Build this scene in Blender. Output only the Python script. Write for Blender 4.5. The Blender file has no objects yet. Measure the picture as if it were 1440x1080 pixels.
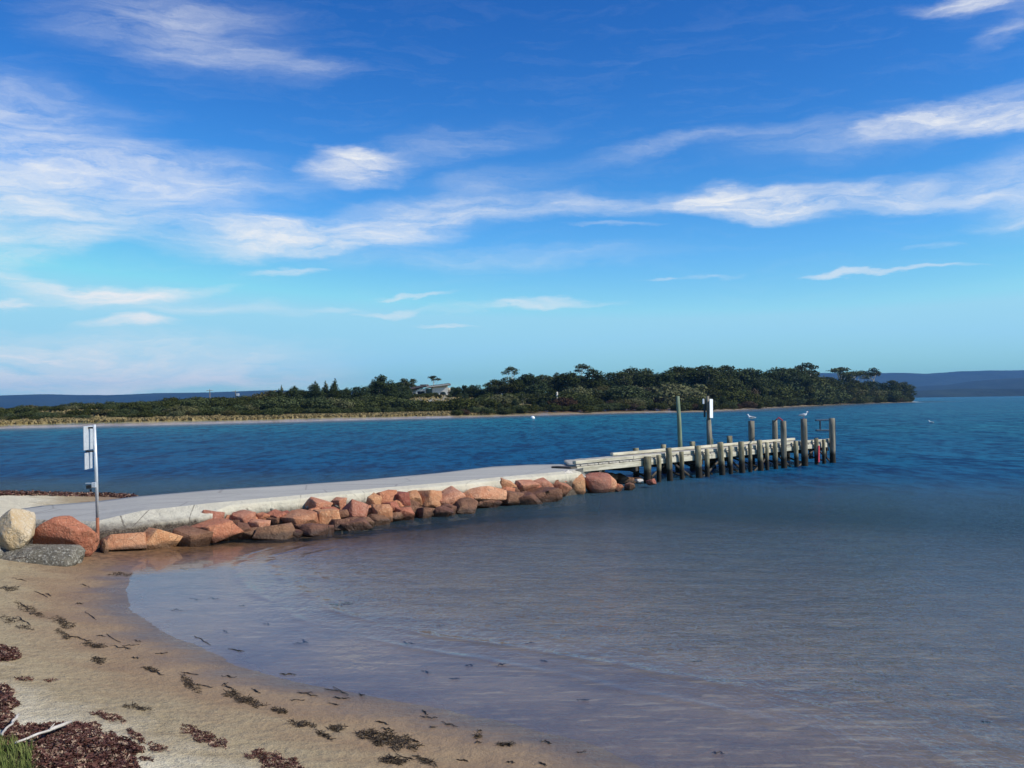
import bpy, bmesh, math, random
import numpy as np
from mathutils import Vector, Matrix, Euler, noise as mnoise
R = math.radians
C = bpy.context.scene.collection
rng = np.random.default_rng(7)
random.seed(7)

# ------------------------------------------------------------------ camera
F, CX, CY, H = 1400.0, 720.0, 540.0, 3.0
PITCH, ROLL = math.atan(25.5/F), R(0.8)
cam_d = bpy.data.cameras.new('camera'); cam = bpy.data.objects.new('camera', cam_d); C.objects.link(cam)
cam_d.sensor_width = 36; cam_d.lens = 36*F/1440
cam_d.clip_start = 0.1; cam_d.clip_end = 40000
RM = Matrix.Rotation(R(90)+PITCH, 3, 'X') @ Matrix.Rotation(-ROLL, 3, 'Z')
cam.matrix_world = Matrix.Translation((0,0,H)) @ RM.to_4x4()
bpy.context.scene.camera = cam
RMN = np.array(RM)
def ray(px, py):
    return RMN @ np.array([(px-CX)/F, -(py-CY)/F, -1.0])
def P(px, py, z=0.0):                 # point of the plane z seen at a pixel
    d = ray(px, py); t = (z-H)/d[2]
    return np.array([d[0]*t, d[1]*t, z])
def PD(px, py, y):                    # point at the distance y seen at a pixel
    d = ray(px, py); t = y/d[1]
    return np.array([d[0]*t, y, H+d[2]*t])
def hor(px): return 575.6-0.01396*px

# ------------------------------------------------------------------ helpers
def link(name, me, mats=None, parent=None, loc=None):
    o = bpy.data.objects.new(name, me); C.objects.link(o)
    if me is not None and mats:
        for m in (mats if isinstance(mats, (list, tuple)) else [mats]): me.materials.append(m)
    if parent is not None: o.parent = parent
    if loc is not None: o.location = loc
    return o
def tag(o, label=None, cat=None, group=None, kind=None):
    if label: o['label'] = label
    if cat: o['category'] = cat
    if group: o['group'] = group
    if kind: o['kind'] = kind
    return o
def empty(name, loc, rot=(0,0,0)):
    o = bpy.data.objects.new(name, None); C.objects.link(o); o.location = loc; o.rotation_euler = rot
    o.empty_display_size = .3
    return o
def smooth(me): me.polygons.foreach_set('use_smooth', [True]*len(me.polygons))

class MB:
    def __init__(s): s.v = []; s.f = []
    def box(s, c, d, rot=None, jit=0, bev=0):
        n = len(s.v); hx, hy, hz = d[0]/2, d[1]/2, d[2]/2
        pts = []
        if bev:
            b = min(bev, hx*.8, hy*.8, hz*.8)
            bm = bmesh.new(); bmesh.ops.create_cube(bm, size=1)
            for q in bm.verts: q.co = Vector((q.co.x*d[0], q.co.y*d[1], q.co.z*d[2]))
            bmesh.ops.bevel(bm, geom=list(bm.edges), offset=b, segments=1, affect='EDGES')
            bm.verts.ensure_lookup_table()
            pts = [q.co.copy() for q in bm.verts]; fs = [[q.index for q in f.verts] for f in bm.faces]; bm.free()
        else:
            pts = [Vector((x*hx, y*hy, z*hz)) for x in (-1,1) for y in (-1,1) for z in (-1,1)]
            fs = [(0,1,3,2),(4,6,7,5),(0,4,5,1),(2,3,7,6),(0,2,6,4),(1,5,7,3)]
        for p in pts:
            if jit: p = p + Vector([random.uniform(-jit, jit) for _ in range(3)])
            if rot is not None: p = rot @ p
            s.v.append(tuple(Vector(c)+p))
        s.f += [tuple(n+i for i in f) for f in fs]
    def tube(s, pts, rad, n=10, wob=0, seed=0):
        pts = [Vector(p) for p in pts]; base = len(s.v)
        if not hasattr(rad, '__len__'): rad = [rad]*len(pts)
        a = None
        for i, p in enumerate(pts):
            t = (pts[min(i+1, len(pts)-1)]-pts[max(i-1, 0)]).normalized()
            if a is None: a = t.orthogonal().normalized()
            a = (a-t*a.dot(t)).normalized(); b = t.cross(a)
            for k in range(n):
                an = 2*math.pi*k/n
                r = rad[i]*(1+wob*mnoise.noise(Vector((math.cos(an)*1.7+seed, math.sin(an)*1.7, i*.35+seed))))
                s.v.append(tuple(p+a*math.cos(an)*r+b*math.sin(an)*r))
        for i in range(len(pts)-1):
            for k in range(n):
                q = base+i*n; s.f.append((q+k, q+(k+1)%n, q+n+(k+1)%n, q+n+k))
        s.f.append(tuple(base+k for k in reversed(range(n))))
        s.f.append(tuple(base+(len(pts)-1)*n+k for k in range(n)))
    def build(s, name, mat, parent=None, org=None, sm=False):
        v = np.array(s.v, float)
        if org is not None: v = v-np.array(org)
        me = bpy.data.meshes.new(name); me.from_pydata(v.tolist(), [], s.f); me.update()
        if sm: smooth(me)
        return link(name, me, mat, parent, None if parent is not None else org)

# ------------------------------------------------------------------ materials
class NT:
    def __init__(s, tree): s.t = tree; s.n = tree.nodes; s.l = tree.links
    def new(s, typ, **kw):
        nd = s.n.new(typ)
        for k, v in kw.items():
            if k.startswith('i_'): continue
            setattr(nd, k, v)
        return nd
    def put(s, nd, key, val):
        if val is None: return
        if isinstance(val, bpy.types.NodeSocket): s.l.new(val, nd.inputs[key])
        else:
            if isinstance(val, tuple) and len(val) == 3 and nd.inputs[key].type == 'RGBA': val = val+(1,)
            nd.inputs[key].default_value = val
    def math(s, op, a, b=None, c=None, clamp=False):
        nd = s.new('ShaderNodeMath', operation=op); nd.use_clamp = clamp
        s.put(nd, 0, a); s.put(nd, 1, b); s.put(nd, 2, c); return nd.outputs[0]
    def mix(s, f, a, b, blend='MIX'):
        nd = s.new('ShaderNodeMix', data_type='RGBA', blend_type=blend)
        s.put(nd, 0, f); s.put(nd, 6, a); s.put(nd, 7, b); return nd.outputs[2]
    def noise(s, vec, scale, detail=4, rough=.55, dist=0):
        nd = s.new('ShaderNodeTexNoise'); s.put(nd, 'Vector', vec); s.put(nd, 'Scale', scale)
        s.put(nd, 'Detail', detail); s.put(nd, 'Roughness', rough); s.put(nd, 'Distortion', dist); return nd.outputs[0]
    def mapr(s, v, a, b, c=0.0, d=1.0, kind='LINEAR'):
        nd = s.new('ShaderNodeMapRange'); nd.interpolation_type = kind
        s.put(nd, 0, v); s.put(nd, 1, a); s.put(nd, 2, b); s.put(nd, 3, c); s.put(nd, 4, d); return nd.outputs[0]
    def mapping(s, vec, loc=(0,0,0), rot=(0,0,0), sc=(1,1,1), kind='POINT'):
        nd = s.new('ShaderNodeMapping', vector_type=kind); s.put(nd, 0, vec); s.put(nd, 1, loc); s.put(nd, 2, rot); s.put(nd, 3, sc)
        return nd.outputs[0]
    def attr(s, name):
        nd = s.new('ShaderNodeAttribute'); nd.attribute_name = name; return nd.outputs['Fac']
    def bump(s, h, strength=.5, dist=.02, normal=None):
        nd = s.new('ShaderNodeBump'); s.put(nd, 'Height', h); s.put(nd, 'Strength', strength); s.put(nd, 'Distance', dist)
        s.put(nd, 'Normal', normal); return nd.outputs[0]
    def pos(s): return s.new('ShaderNodeNewGeometry').outputs['Position']
    def obj(s): return s.new('ShaderNodeTexCoord').outputs['Object']
    def rand(s): return s.new('ShaderNodeObjectInfo').outputs['Random']
    def sep(s, v):
        nd = s.new('ShaderNodeSeparateXYZ'); s.put(nd, 0, v); return nd.outputs
def newmat(name):
    m = bpy.data.materials.new(name); m.use_nodes = True; m.node_tree.nodes.clear()
    n = NT(m.node_tree); out = n.new('ShaderNodeOutputMaterial'); return m, n, out
def principled(n, out, col, rough=.8, normal=None, spec=.3, metal=0):
    b = n.new('ShaderNodeBsdfPrincipled'); n.put(b, 'Base Color', col); n.put(b, 'Roughness', rough)
    n.put(b, 'Specular IOR Level', spec); n.put(b, 'Normal', normal); n.put(b, 'Metallic', metal)
    n.l.new(b.outputs[0], out.inputs[0]); return b
def simple(name, c1, c2, scale=3, rough=.8, bump=.3, bdist=.01, stretch=(1,1,1), spec=.3, metal=0, contrast=(.35,.65), rnd=0, detail=6):
    m, n, out = newmat(name)
    v = n.mapping(n.obj(), sc=stretch)
    f = n.noise(v, scale, detail, .6)
    col = n.mix(n.mapr(f, contrast[0], contrast[1]), c1, c2)
    if rnd:
        hs = n.new('ShaderNodeHueSaturation'); n.put(hs, 'Color', col)
        n.put(hs, 'Value', n.mapr(n.rand(), 0, 1, 1-rnd, 1+rnd)); col = hs.outputs[0]
    principled(n, out, col, rough, n.bump(n.noise(v, scale*4, 5), bump, bdist), spec, metal)
    return m

def rock_mat(name, c1, c2, c3, stain=True):
    m, n, out = newmat(name); o = n.obj(); r = n.rand()
    v = n.new('ShaderNodeVectorMath', operation='ADD'); n.put(v, 0, o)
    cb = n.new('ShaderNodeCombineXYZ')
    for i in range(3): n.put(cb, i, n.math('MULTIPLY', r, 13.7+i*7.3))
    n.l.new(cb.outputs[0], v.inputs[1]); v = v.outputs[0]
    big = n.noise(v, 2.6, 3); fine = n.noise(v, 22, 4, .7); grain = n.noise(v, 90, 2, .7)
    col = n.mix(n.mapr(big, .35, .65), c1, c2)
    col = n.mix(n.math('MULTIPLY', n.mapr(fine, .52, .7), .75), col, c3)
    col = n.mix(n.mapr(grain, .62, .72, 0, .5), col, (.08,.05,.04))
    vr = n.new('ShaderNodeTexVoronoi', feature='DISTANCE_TO_EDGE'); n.put(vr, 'Vector', n.mapping(v, sc=(1,1.6,.8))); n.put(vr, 'Scale', 4.0)
    ck = n.mapr(n.math('ADD', vr.outputs['Distance'], n.math('MULTIPLY', fine, .05)), .028, .05, .75, 0)
    col = n.mix(n.math('MULTIPLY', ck, n.mapr(big, .42, .58)), col, (.05,.03,.02))
    hs = n.new('ShaderNodeHueSaturation'); n.put(hs, 'Color', col)
    n.put(hs, 'Value', n.mapr(r, 0, 1, .72, 1.25)); n.put(hs, 'Hue', n.mapr(r, 0, 1, .49, .51)); col = hs.outputs[0]
    rough = .75
    if stain:   # wet, weed-stained foot of the rock at the waterline
        z = n.sep(n.pos())[2]
        w = n.mapr(n.math('ADD', z, n.math('MULTIPLY', n.noise(n.pos(), 6, 3), .14)), .17, .25, 1, 0)
        col = n.mix(w, col, n.mix(.72, col, (.035,.022,.014)))
        rough = n.mapr(w, 0, 1, .75, .4)
    h = n.math('ADD', n.math('MULTIPLY', n.noise(v, 5, 5, .65), 1.0), n.math('MULTIPLY', fine, .35))
    principled(n, out, col, rough, n.bump(h, .9, .09), .3)
    return m

M = {}
M['pink'] = rock_mat('pink_granite', (.37,.14,.078), (.48,.225,.135), (.64,.40,.28))
M['orange'] = rock_mat('orange_granite', (.40,.165,.078), (.48,.24,.125), (.60,.37,.22))
M['red'] = rock_mat('red_granite', (.34,.11,.06), (.43,.165,.09), (.54,.27,.17))
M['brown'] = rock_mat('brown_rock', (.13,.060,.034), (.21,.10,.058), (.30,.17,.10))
M['cream'] = rock_mat('cream_rock', (.62,.46,.24), (.74,.62,.42), (.80,.74,.60), False)
M['speckled'] = rock_mat('speckled_rock', (.07,.06,.045), (.16,.14,.11), (.50,.47,.41), False)
M['pale'] = rock_mat('pale_rock', (.55,.50,.42), (.66,.60,.52), (.7,.66,.6))
M['post_wood'] = simple('weathered_pile_wood', (.11,.095,.055), (.34,.30,.19), 3, .85, .6, .02, (4,4,.5), rnd=.25)
M['beam_wood'] = simple('bleached_beam_wood', (.33,.30,.22), (.62,.57,.45), 2.5, .85, .4, .01, (.5,4,4), rnd=.08)
M['deck_wood'] = simple('deck_wood', (.34,.31,.26), (.50,.46,.39), 3, .85, .4, .01, (3,.6,3))
M['dark_wood'] = simple('dark_brown_wood', (.035,.028,.022), (.08,.065,.05), 4, .7, .5, .01)  # dark brown timber for the lower and rear members of the jetty
M['green_wood'] = simple('greenish_pole_wood', (.10,.14,.09), (.22,.26,.17), 3, .8, .4, .01, (4,4,.5))
M['grey_wood'] = simple('grey_pile_wood', (.11,.10,.075), (.26,.235,.18), 3, .85, .6, .02, (4,4,.4), rnd=.2)
M['white_paint'] = simple('white_sign_paint', (.70,.72,.74), (.80,.81,.82), 6, .5, .05, .002)
M['galv'] = simple('galvanised_steel', (.52,.55,.58), (.66,.68,.70), 12, .45, .1, .002, metal=.35)
M['rust'] = simple('rusty_steel', (.22,.07,.03), (.35,.14,.08), 14, .8, .3, .003)
M['black'] = simple('black_metal', (.012,.012,.014), (.03,.03,.03), 14, .5, .1, .002)
M['bluemetal'] = simple('dark_blue_metal', (.02,.035,.06), (.04,.06,.09), 14, .5, .1, .002)
M['red_paint'] = simple('faded_red_paint', (.42,.03,.05), (.55,.07,.08), 10, .6, .1, .002)
M['feather_white'] = simple('white_feathers', (.78,.78,.77), (.84,.84,.82), 14, .8, .1, .002)
M['feather_grey'] = simple('grey_feathers', (.36,.38,.40), (.46,.48,.5), 14, .8, .1, .002)
M['beak'] = simple('red_beak', (.45,.05,.02), (.55,.08,.03), 20, .5, .1, .001)
M['driftwood'] = simple('bleached_driftwood', (.36,.31,.26), (.62,.57,.51), 6, .85, .6, .004, (1,1,1))
M['bark'] = simple('grey_bark', (.16,.13,.10), (.30,.27,.22), 2, .9, .4, .03, (3,3,.6))
M['palebark'] = simple('pale_gum_bark', (.42,.38,.32), (.60,.57,.50), 2, .8, .3, .02, (3,3,.6))
M['render_white'] = simple('white_house_wall', (.58,.57,.53), (.68,.66,.61), 1.2, .8, .1, .01)
M['stone_wall'] = simple('sandstone_wall', (.40,.35,.28), (.56,.50,.42), 3, .85, .3, .03)
M['glass_dark'] = simple('dark_window_glass', (.015,.018,.022), (.03,.035,.04), 1, .12, 0, .001, spec=.6)
M['roof'] = simple('brown_roof', (.09,.075,.075), (.15,.125,.12), 1.5, .7, .1, .01)
M['fascia'] = simple('pale_fascia', (.42,.40,.36), (.5,.48,.44), 2, .7, .1, .01)

def leaf_mat(name, c1, c2, rnd=.3):
    m, n, out = newmat(name)
    g = n.noise(n.obj(), .9, 3, .6); g2 = n.noise(n.obj(), 4.5, 2, .6)
    col = n.mix(n.mapr(n.math('ADD', g, n.math('MULTIPLY', g2, .5)), .6, .9), c1, c2)
    hs = n.new('ShaderNodeHueSaturation'); n.put(hs, 'Color', col)
    n.put(hs, 'Value', n.mapr(n.rand(), 0, 1, 1-rnd, 1+rnd)); n.put(hs, 'Hue', n.mapr(n.rand(), 0, 1, .475, .515))
    n.put(hs, 'Saturation', n.mapr(n.rand(), 0, 1, 1.1, .8))
    d = n.new('ShaderNodeBsdfDiffuse'); n.l.new(hs.outputs[0], d.inputs[0])
    t = n.new('ShaderNodeBsdfTranslucent'); n.l.new(hs.outputs[0], t.inputs[0])
    mx = n.new('ShaderNodeMixShader'); mx.inputs[0].default_value = .18
    n.l.new(d.outputs[0], mx.inputs[1]); n.l.new(t.outputs[0], mx.inputs[2]); n.l.new(mx.outputs[0], out.inputs[0])
    return m
M['leaf_gum'] = leaf_mat('gum_leaves', (.020,.032,.012), (.105,.115,.040))
M['leaf_dark'] = leaf_mat('dark_leaves', (.015,.027,.010), (.070,.090,.030))
M['leaf_shrub'] = leaf_mat('shrub_leaves', (.020,.034,.010), (.100,.112,.036))
M['leaf_olive'] = leaf_mat('olive_leaves', (.075,.080,.028), (.14,.13,.055))
M['leaf_brown'] = leaf_mat('brown_scrub_leaves', (.055,.038,.020), (.095,.062,.036))

# ------------------------------------------------------------------ terrain
near_shore_px = [(262,771),(215,782),(190,800),(176,828),(186,856),(232,890),(330,934),(450,962),(560,988),(700,1020),(820,1052),(900,1085),(1080,1200),(1300,1600)]
near_pts = [P(x, y)[:2] for x, y in near_shore_px]
far_side_px = [(190,699),(150,696),(60,694),(0,694)]
far_side_pts = [P(x, y)[:2] for x, y in far_side_px]
land_near = [(-7.1,22.0)] + near_pts + [(6,-6),(-80,-6),(-80,24),(-30,28.5)] + far_side_pts[::-1]
far_shore_px = [(-420,606),(-200,604.5),(0,602.5),(100,599.5),(200,598),(360,594),(500,590.5),(620,587.5),(700,585.3),(760,583.7),(860,581),(1000,578.5),(1040,576),(1100,572.5),(1200,567.6),(1292,565.2)]
far_front = [P(x, y)[:2] for x, y in far_shore_px]
land_far = far_front + [(235,600),(180,640),(60,620),(-60,640),(-300,700),(-700,760),(-700,170)]

def sdist(X, Y, poly):            # signed distance, positive inside
    poly = np.array(poly); n = len(poly)
    best = np.full(X.shape, 1e18); inside = np.zeros(X.shape, bool)
    for i in range(n):
        ax, ay = poly[i]; bx, by = poly[(i+1) % n]
        dx, dy = bx-ax, by-ay; L = dx*dx+dy*dy+1e-9
        t = np.clip(((X-ax)*dx+(Y-ay)*dy)/L, 0, 1)
        best = np.minimum(best, (X-ax-t*dx)**2+(Y-ay-t*dy)**2)
        c = ((ay > Y) != (by > Y)) & (X < (bx-ax)*(Y-ay)/(by-ay+1e-12)+ax)
        inside ^= c
    d = np.sqrt(best); return np.where(inside, d, -d)
def sst(x, a, b):
    t = np.clip((x-a)/(b-a), 0, 1); return t*t*(3-2*t)
def wob(X, Y, s, ph=0):
    return (np.sin(X*s+1.3*np.sin(Y*s*.7+ph)+ph)*np.cos(Y*s*1.1+1.7*np.sin(X*s*.6+ph*2))+.5*np.sin(X*s*2.3+Y*s*1.9+ph))/1.5
HILLX = [-300,0,200,300,500,560,600,650,720,800,850,900,950,1050,1130,1200,1290,1500]
HILLZ = [2.5,2.4,2.6,3.0,3.8,5.2,5.6,5.0,5.5,6.0,6.6,6.2,5.6,5.0,4.5,3.2,1.4,1.0]
def fields(X, Y):
    X = np.asarray(X, float); Y = np.asarray(Y, float)
    dn = sdist(X, Y, land_near); df = sdist(X, Y, land_far)
    edge = dn + .10*wob(X, Y, 1.1, .5) + .05*wob(X, Y, 3.1, 2)
    up = np.where(edge < 1.2, .018*edge+.0446*edge**2, np.where(edge < 4.4, .0858+.125*(edge-1.2), .486+.05*(edge-4.4)))
    up = np.where(up > .9, .9+.3*(up-.9), up)
    deep = 2.6*sst(Y + .35*np.maximum(X, 0) - 4.5 + 2.2*wob(X, Y, .13, 2) + .9*wob(X, Y, .5, 1), 12, 66) 
    down = -(.018*np.clip(-edge, 0, 14) + .01*np.clip(-edge-14, 0, 60)) - deep
    zn = np.where(edge > 0, up, down)
    ux = X/np.maximum(Y, 1)*F+CX
    hill = np.interp(ux, HILLX, HILLZ)
    df2 = df+2.0*wob(X, Y, .07, 1)*sst(np.abs(df), 0, 8)
    upf = np.minimum(.11*df2, .8)+ (hill-.8)*sst(df2, 9, 62) + sst(df2, 14, 40)*(.55*wob(X, Y, .06, 3)+.25*wob(X, Y, .16, 1))
    zf = np.where(df > 0, upf, -9)
    z = np.where(df > 0, zf, np.where(dn > 0, zn, np.maximum(zn, -6)))
    bl = np.clip(-df, 0, 60)   # sea bed rises gently to the far beach
    z = np.where((df <= 0) & (dn <= 0), np.maximum(z, -.06*bl), z)
    micro = .012*wob(X, Y, 2.3, 1)+.008*wob(X, Y, 5.1, 4)+.004*wob(X, Y, 11, 2)
    z = z+micro*sst(dn, .3, 2)
    return z, dn, df
def hz(x, y): return float(fields(np.array([x]), np.array([y]))[0][0])
def ground(px, py):
    z = .3
    for _ in range(14):
        p = P(px, py, z); z = .5*z+.5*hz(p[0], p[1])
    p = P(px, py, z); return np.array([p[0], p[1], hz(p[0], p[1])])

def geo(a, b, n): return list(np.geomspace(a, b, n))
xs = np.unique(np.round(np.concatenate([-np.array(geo(300, 12000, 16)), np.arange(-300, -18, 3.2), np.arange(-18, 20, .2), np.arange(20, 300, 3.2), geo(300, 12000, 16)]), 3))
ys = np.unique(np.round(np.concatenate([[-60,-20,-5], np.arange(0, 40, .17), np.arange(40, 120, 2.2), np.arange(120, 640, 3.0), geo(650, 12000, 24)]), 3))
def grid_mesh(name, xs, ys):
    XX, YY = np.meshgrid(xs, ys)
    Z, dn, df = fields(XX.ravel(), YY.ravel())
    nx, ny = len(xs), len(ys)
    idx = np.arange(nx*ny).reshape(ny, nx)
    fc = np.stack([idx[:-1,:-1], idx[:-1,1:], idx[1:,1:], idx[1:,:-1]], -1).reshape(-1, 4)
    return XX.ravel(), YY.ravel(), Z, dn, df, fc
def fast_mesh(name, V, Fc):
    me = bpy.data.meshes.new(name)
    V = np.asarray(V, np.float32); Fc = np.asarray(Fc, np.int32); k = Fc.shape[1]
    me.vertices.add(len(V)); me.vertices.foreach_set('co', V.ravel())
    me.loops.add(Fc.size); me.loops.foreach_set('vertex_index', Fc.ravel())
    me.polygons.add(len(Fc)); me.polygons.foreach_set('loop_start', np.arange(0, Fc.size, k, dtype=np.int32))
    me.update(calc_edges=True); return me
def fattr(me, name, arr):
    a = me.attributes.new(name, 'FLOAT', 'POINT'); a.data.foreach_set('value', np.asarray(arr, np.float32))

X, Y, Z, dn, df, fc = grid_mesh('ground', xs, ys)
me = fast_mesh('ground', np.stack([X, Y, Z], -1), fc); smooth(me)
fattr(me, 'near', np.clip(dn, -50, 50)); fattr(me, 'far', np.clip(df, -50, 80))
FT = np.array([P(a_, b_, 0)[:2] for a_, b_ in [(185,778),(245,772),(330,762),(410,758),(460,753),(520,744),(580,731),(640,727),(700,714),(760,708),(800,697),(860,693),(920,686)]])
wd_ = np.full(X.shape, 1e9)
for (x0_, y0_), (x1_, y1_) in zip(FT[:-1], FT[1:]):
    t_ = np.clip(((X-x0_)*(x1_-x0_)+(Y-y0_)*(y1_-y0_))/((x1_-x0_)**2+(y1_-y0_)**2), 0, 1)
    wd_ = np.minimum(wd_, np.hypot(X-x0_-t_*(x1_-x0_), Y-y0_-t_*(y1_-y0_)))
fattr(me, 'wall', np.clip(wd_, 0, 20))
ground_o = link('ground', me); tag(ground_o, 'sandy beach and grassy headland ground', kind='structure')

m, n, out = newmat('sand_and_dune')
pos = n.pos(); z = n.sep(pos)[2]; near = n.attr('near'); far = n.attr('far')
n1 = n.noise(pos, 1.1, 5, .6); n2 = n.noise(pos, 7, 5, .65); n3 = n.noise(pos, 120, 2, .7); n0 = n.noise(n.mapping(pos, rot=(0,0,R(-35)), sc=(.45,1.6,1)), 1.0, 5, .6, .4)
zz = n.math('ADD', near, n.math('MULTIPLY', n.math('SUBTRACT', n1, .5), 1.3))
zz = n.math('ADD', zz, n.math('MULTIPLY', n.math('SUBTRACT', n0, .5), 1.4))
under = n.mix(n.mapr(n0, .35, .65), (.135,.090,.054), (.225,.158,.095))
under = n.mix(n.mapr(n.noise(pos, 3.0, 5, .7), .60, .74, 0, .55), under, (.10,.075,.065))
under = n.mix(n.mapr(n.noise(n.mapping(pos, rot=(0,0,R(-30)), sc=(.35,1.8,1)), 2.2, 5, .7, .3), .52, .64, 0, .65), under, (.085,.062,.048))
under = n.mix(n.mapr(n.noise(n.mapping(pos, rot=(0,0,R(-25)), sc=(.4,2.2,1)), 5, 4, .6, .5), .55, .63, 0, .60), under, (.36,.28,.17))
damp = n.mix(n.mapr(n1, .3, .7), (.25,.155,.078), (.32,.215,.115))
moist = n.mix(n.mapr(n2, .3, .7), (.33,.25,.135), (.42,.325,.19))
dry = n.mix(n.mapr(n2, .3, .7), (.66,.58,.40), (.76,.685,.51))
c = n.mix(n.mapr(zz, -.15, .35), under, damp)
edge_ = n.math('MULTIPLY', n.mapr(zz, -.9, -.1), n.mapr(zz, .65, .15))
c = n.mix(n.math('MULTIPLY', edge_, n.mapr(n1, .38, .6, .25, .8)), c, (.085,.062,.055))
c = n.mix(n.mapr(zz, 1.15, 1.9), c, moist)
c = n.mix(n.mapr(zz, 2.15, 3.2), c, dry)
c = n.mix(n.mapr(n3, .35, .7, 0, .30), c, (.16,.11,.07))
c = n.mix(n.math('MULTIPLY', n.mapr(n.noise(n.mapping(pos, rot=(0,0,R(-35)), sc=(.4,1.6,1)), 3.2, 6, .7, .4), .50, .68, 0, .42), n.mapr(zz, 4.5, 1.5, .45, 1)), c, (.21,.145,.085))
mud = n.math('MULTIPLY', n.mapr(n.noise(n.mapping(pos, sc=(.6,1.3,1)), 1.0, 5, .65, .5), .54, .66), n.mapr(zz, .9, .0))
c = n.mix(n.math('MULTIPLY', mud, .55), c, (.10,.07,.055))
specks = n.math('MULTIPLY', n.mapr(n.noise(n.mapping(pos, sc=(.7,1.2,1)), 26, 3, .6), .66, .72), n.mapr(n.noise(n.mapping(pos, rot=(0,0,R(-35)), sc=(.5,1.5,1)), 1.3, 3, .6), .45, .62))
c = n.mix(n.math('MULTIPLY', specks, .7), c, (.06,.04,.03))
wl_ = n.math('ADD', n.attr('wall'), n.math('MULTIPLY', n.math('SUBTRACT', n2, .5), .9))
c = n.mix(n.mapr(wl_, 3.0, .7, 0, .9), c, n.mix(n.mapr(n2, .4, .6), (.085,.042,.017), (.20,.10,.042)))  # brown weedy bottom by the wall, widened in colour to include its reflection
# far headland: pale beach, dry grass, brown earth
pale = n.mix(n.mapr(n.noise(pos, .4, 4), .35, .65), (.30,.23,.16), (.46,.37,.27))
grass = n.mix(n.mapr(n.noise(pos, .25, 6, .7), .35, .65), (.22,.19,.085), (.40,.33,.17))
grass = n.mix(n.mapr(n.noise(pos, .11, 5, .7), .50, .66), grass, (.09,.10,.035))
fc2 = n.mix(n.mapr(n.math('ADD', far, n.math('MULTIPLY', n.noise(pos, .2, 3), 5)), 3.6, 6), pale, grass)
bank = n.math('MULTIPLY', n.mapr(n.sep(pos)[0], -8, 12), n.mapr(far, 2.2, 3.5)); bank = n.math('MULTIPLY', bank, n.mapr(far, 16, 9))
fc2 = n.mix(n.math('MULTIPLY', bank, .9), fc2, n.mix(n.mapr(n.noise(pos, .3, 4, .7), .4, .62), (.10,.045,.03), (.26,.15,.09)))
c = n.mix(n.mapr(far, -6, 0), c, fc2)
gl = n.new('ShaderNodeBsdfPrincipled'); n.put(gl, 'Base Color', c)
n.put(gl, 'Roughness', n.mapr(zz, -.1, 1.3, .24, .92)); n.put(gl, 'Specular IOR Level', .45)
hh = n.math('ADD', n.math('MULTIPLY', n2, 1.3), n.math('MULTIPLY', n3, .10))
hh = n.math('ADD', hh, n.math('MULTIPLY', n.noise(pos, 30, 3, .7), .22))
n.put(gl, 'Normal', n.bump(hh, n.mapr(zz, 0, 2.5, .4, 1.0), .06))
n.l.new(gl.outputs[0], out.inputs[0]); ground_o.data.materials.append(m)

# ------------------------------------------------------------------ water
xw = np.unique(np.round(np.concatenate([-np.array(geo(300, 14000, 12)), np.arange(-300, -20, 8), np.arange(-20, 24, .35), np.arange(24, 300, 8), geo(300, 14000, 12)]), 3))
yw = np.unique(np.round(np.concatenate([[-40,-10], np.arange(-2, 48, .35), np.arange(48, 640, 7), geo(650, 14000, 16)]), 3))
Xw, Yw, Zw, dnw, dfw, fw = grid_mesh('water', xw, yw)
me = fast_mesh('water', np.stack([Xw, Yw, Zw*0], -1), fw)
fattr(me, 'depth', np.clip(-Zw, 0, 6)); fattr(me, 'shore', np.clip(-dnw, -5, 60))
chop = sst(-dnw - .9*wob(Xw, Yw, .35, 1), .9, 6.5)*sst(Xw+.3*Yw, -4.5, 5.0)
chop = np.maximum(chop, sst(Yw-.45*Xw, 23, 29)*sst(-dnw, .2, 3)); chop = np.maximum(chop, sst(Yw, 26, 36))
fattr(me, 'chop', chop)
water = tag(link('water', me), 'clear shallow water turning deep blue beyond the jetty', kind='structure')
m, n, out = newmat('sea_water')
pos = n.pos(); depth = n.attr('depth'); shore = n.attr('shore'); ch = n.attr('chop'); sy = n.sep(pos)[1]
w1 = n.noise(n.mapping(pos, rot=(0,0,R(12)), sc=(1.1,.55,1)), 2.0, 4, .6, .3)
w2 = n.noise(n.mapping(pos, rot=(0,0,R(-20)), sc=(1.1,.6,1)), 6.0, 3, .6, .2)
w3 = n.noise(n.mapping(pos, sc=(.5,1.0,1)), .12, 3, .5)
bigw = n.noise(n.mapping(pos, rot=(0,0,R(8)), sc=(1.1,.42,1)), 1.7, 3, .55)
farw = n.noise(n.mapping(pos, rot=(0,0,R(6)), sc=(1,.3,1)), .50, 2, .5)
w4 = n.noise(n.mapping(pos, rot=(0,0,R(10)), sc=(1.1,.7,1)), 14, 2, .6)
wh = n.math('ADD', n.math('MULTIPLY', w1, n.mapr(sy, 12, 40, .17, .07)), n.math('ADD', n.math('MULTIPLY', w2, .120), n.math('MULTIPLY', w4, .042)))
wh = n.math('ADD', wh, n.math('MULTIPLY', bigw, n.mapr(sy, 22, 60, .03, .34)))
wh = n.math('ADD', wh, n.math('MULTIPLY', farw, n.mapr(sy, 50, 120, 0, 1.3)))
wh = n.math('MULTIPLY', wh, n.math('ADD', .012, n.math('MULTIPLY', ch, n.mapr(w3, .35, .65, .75, 1.15))))
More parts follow.
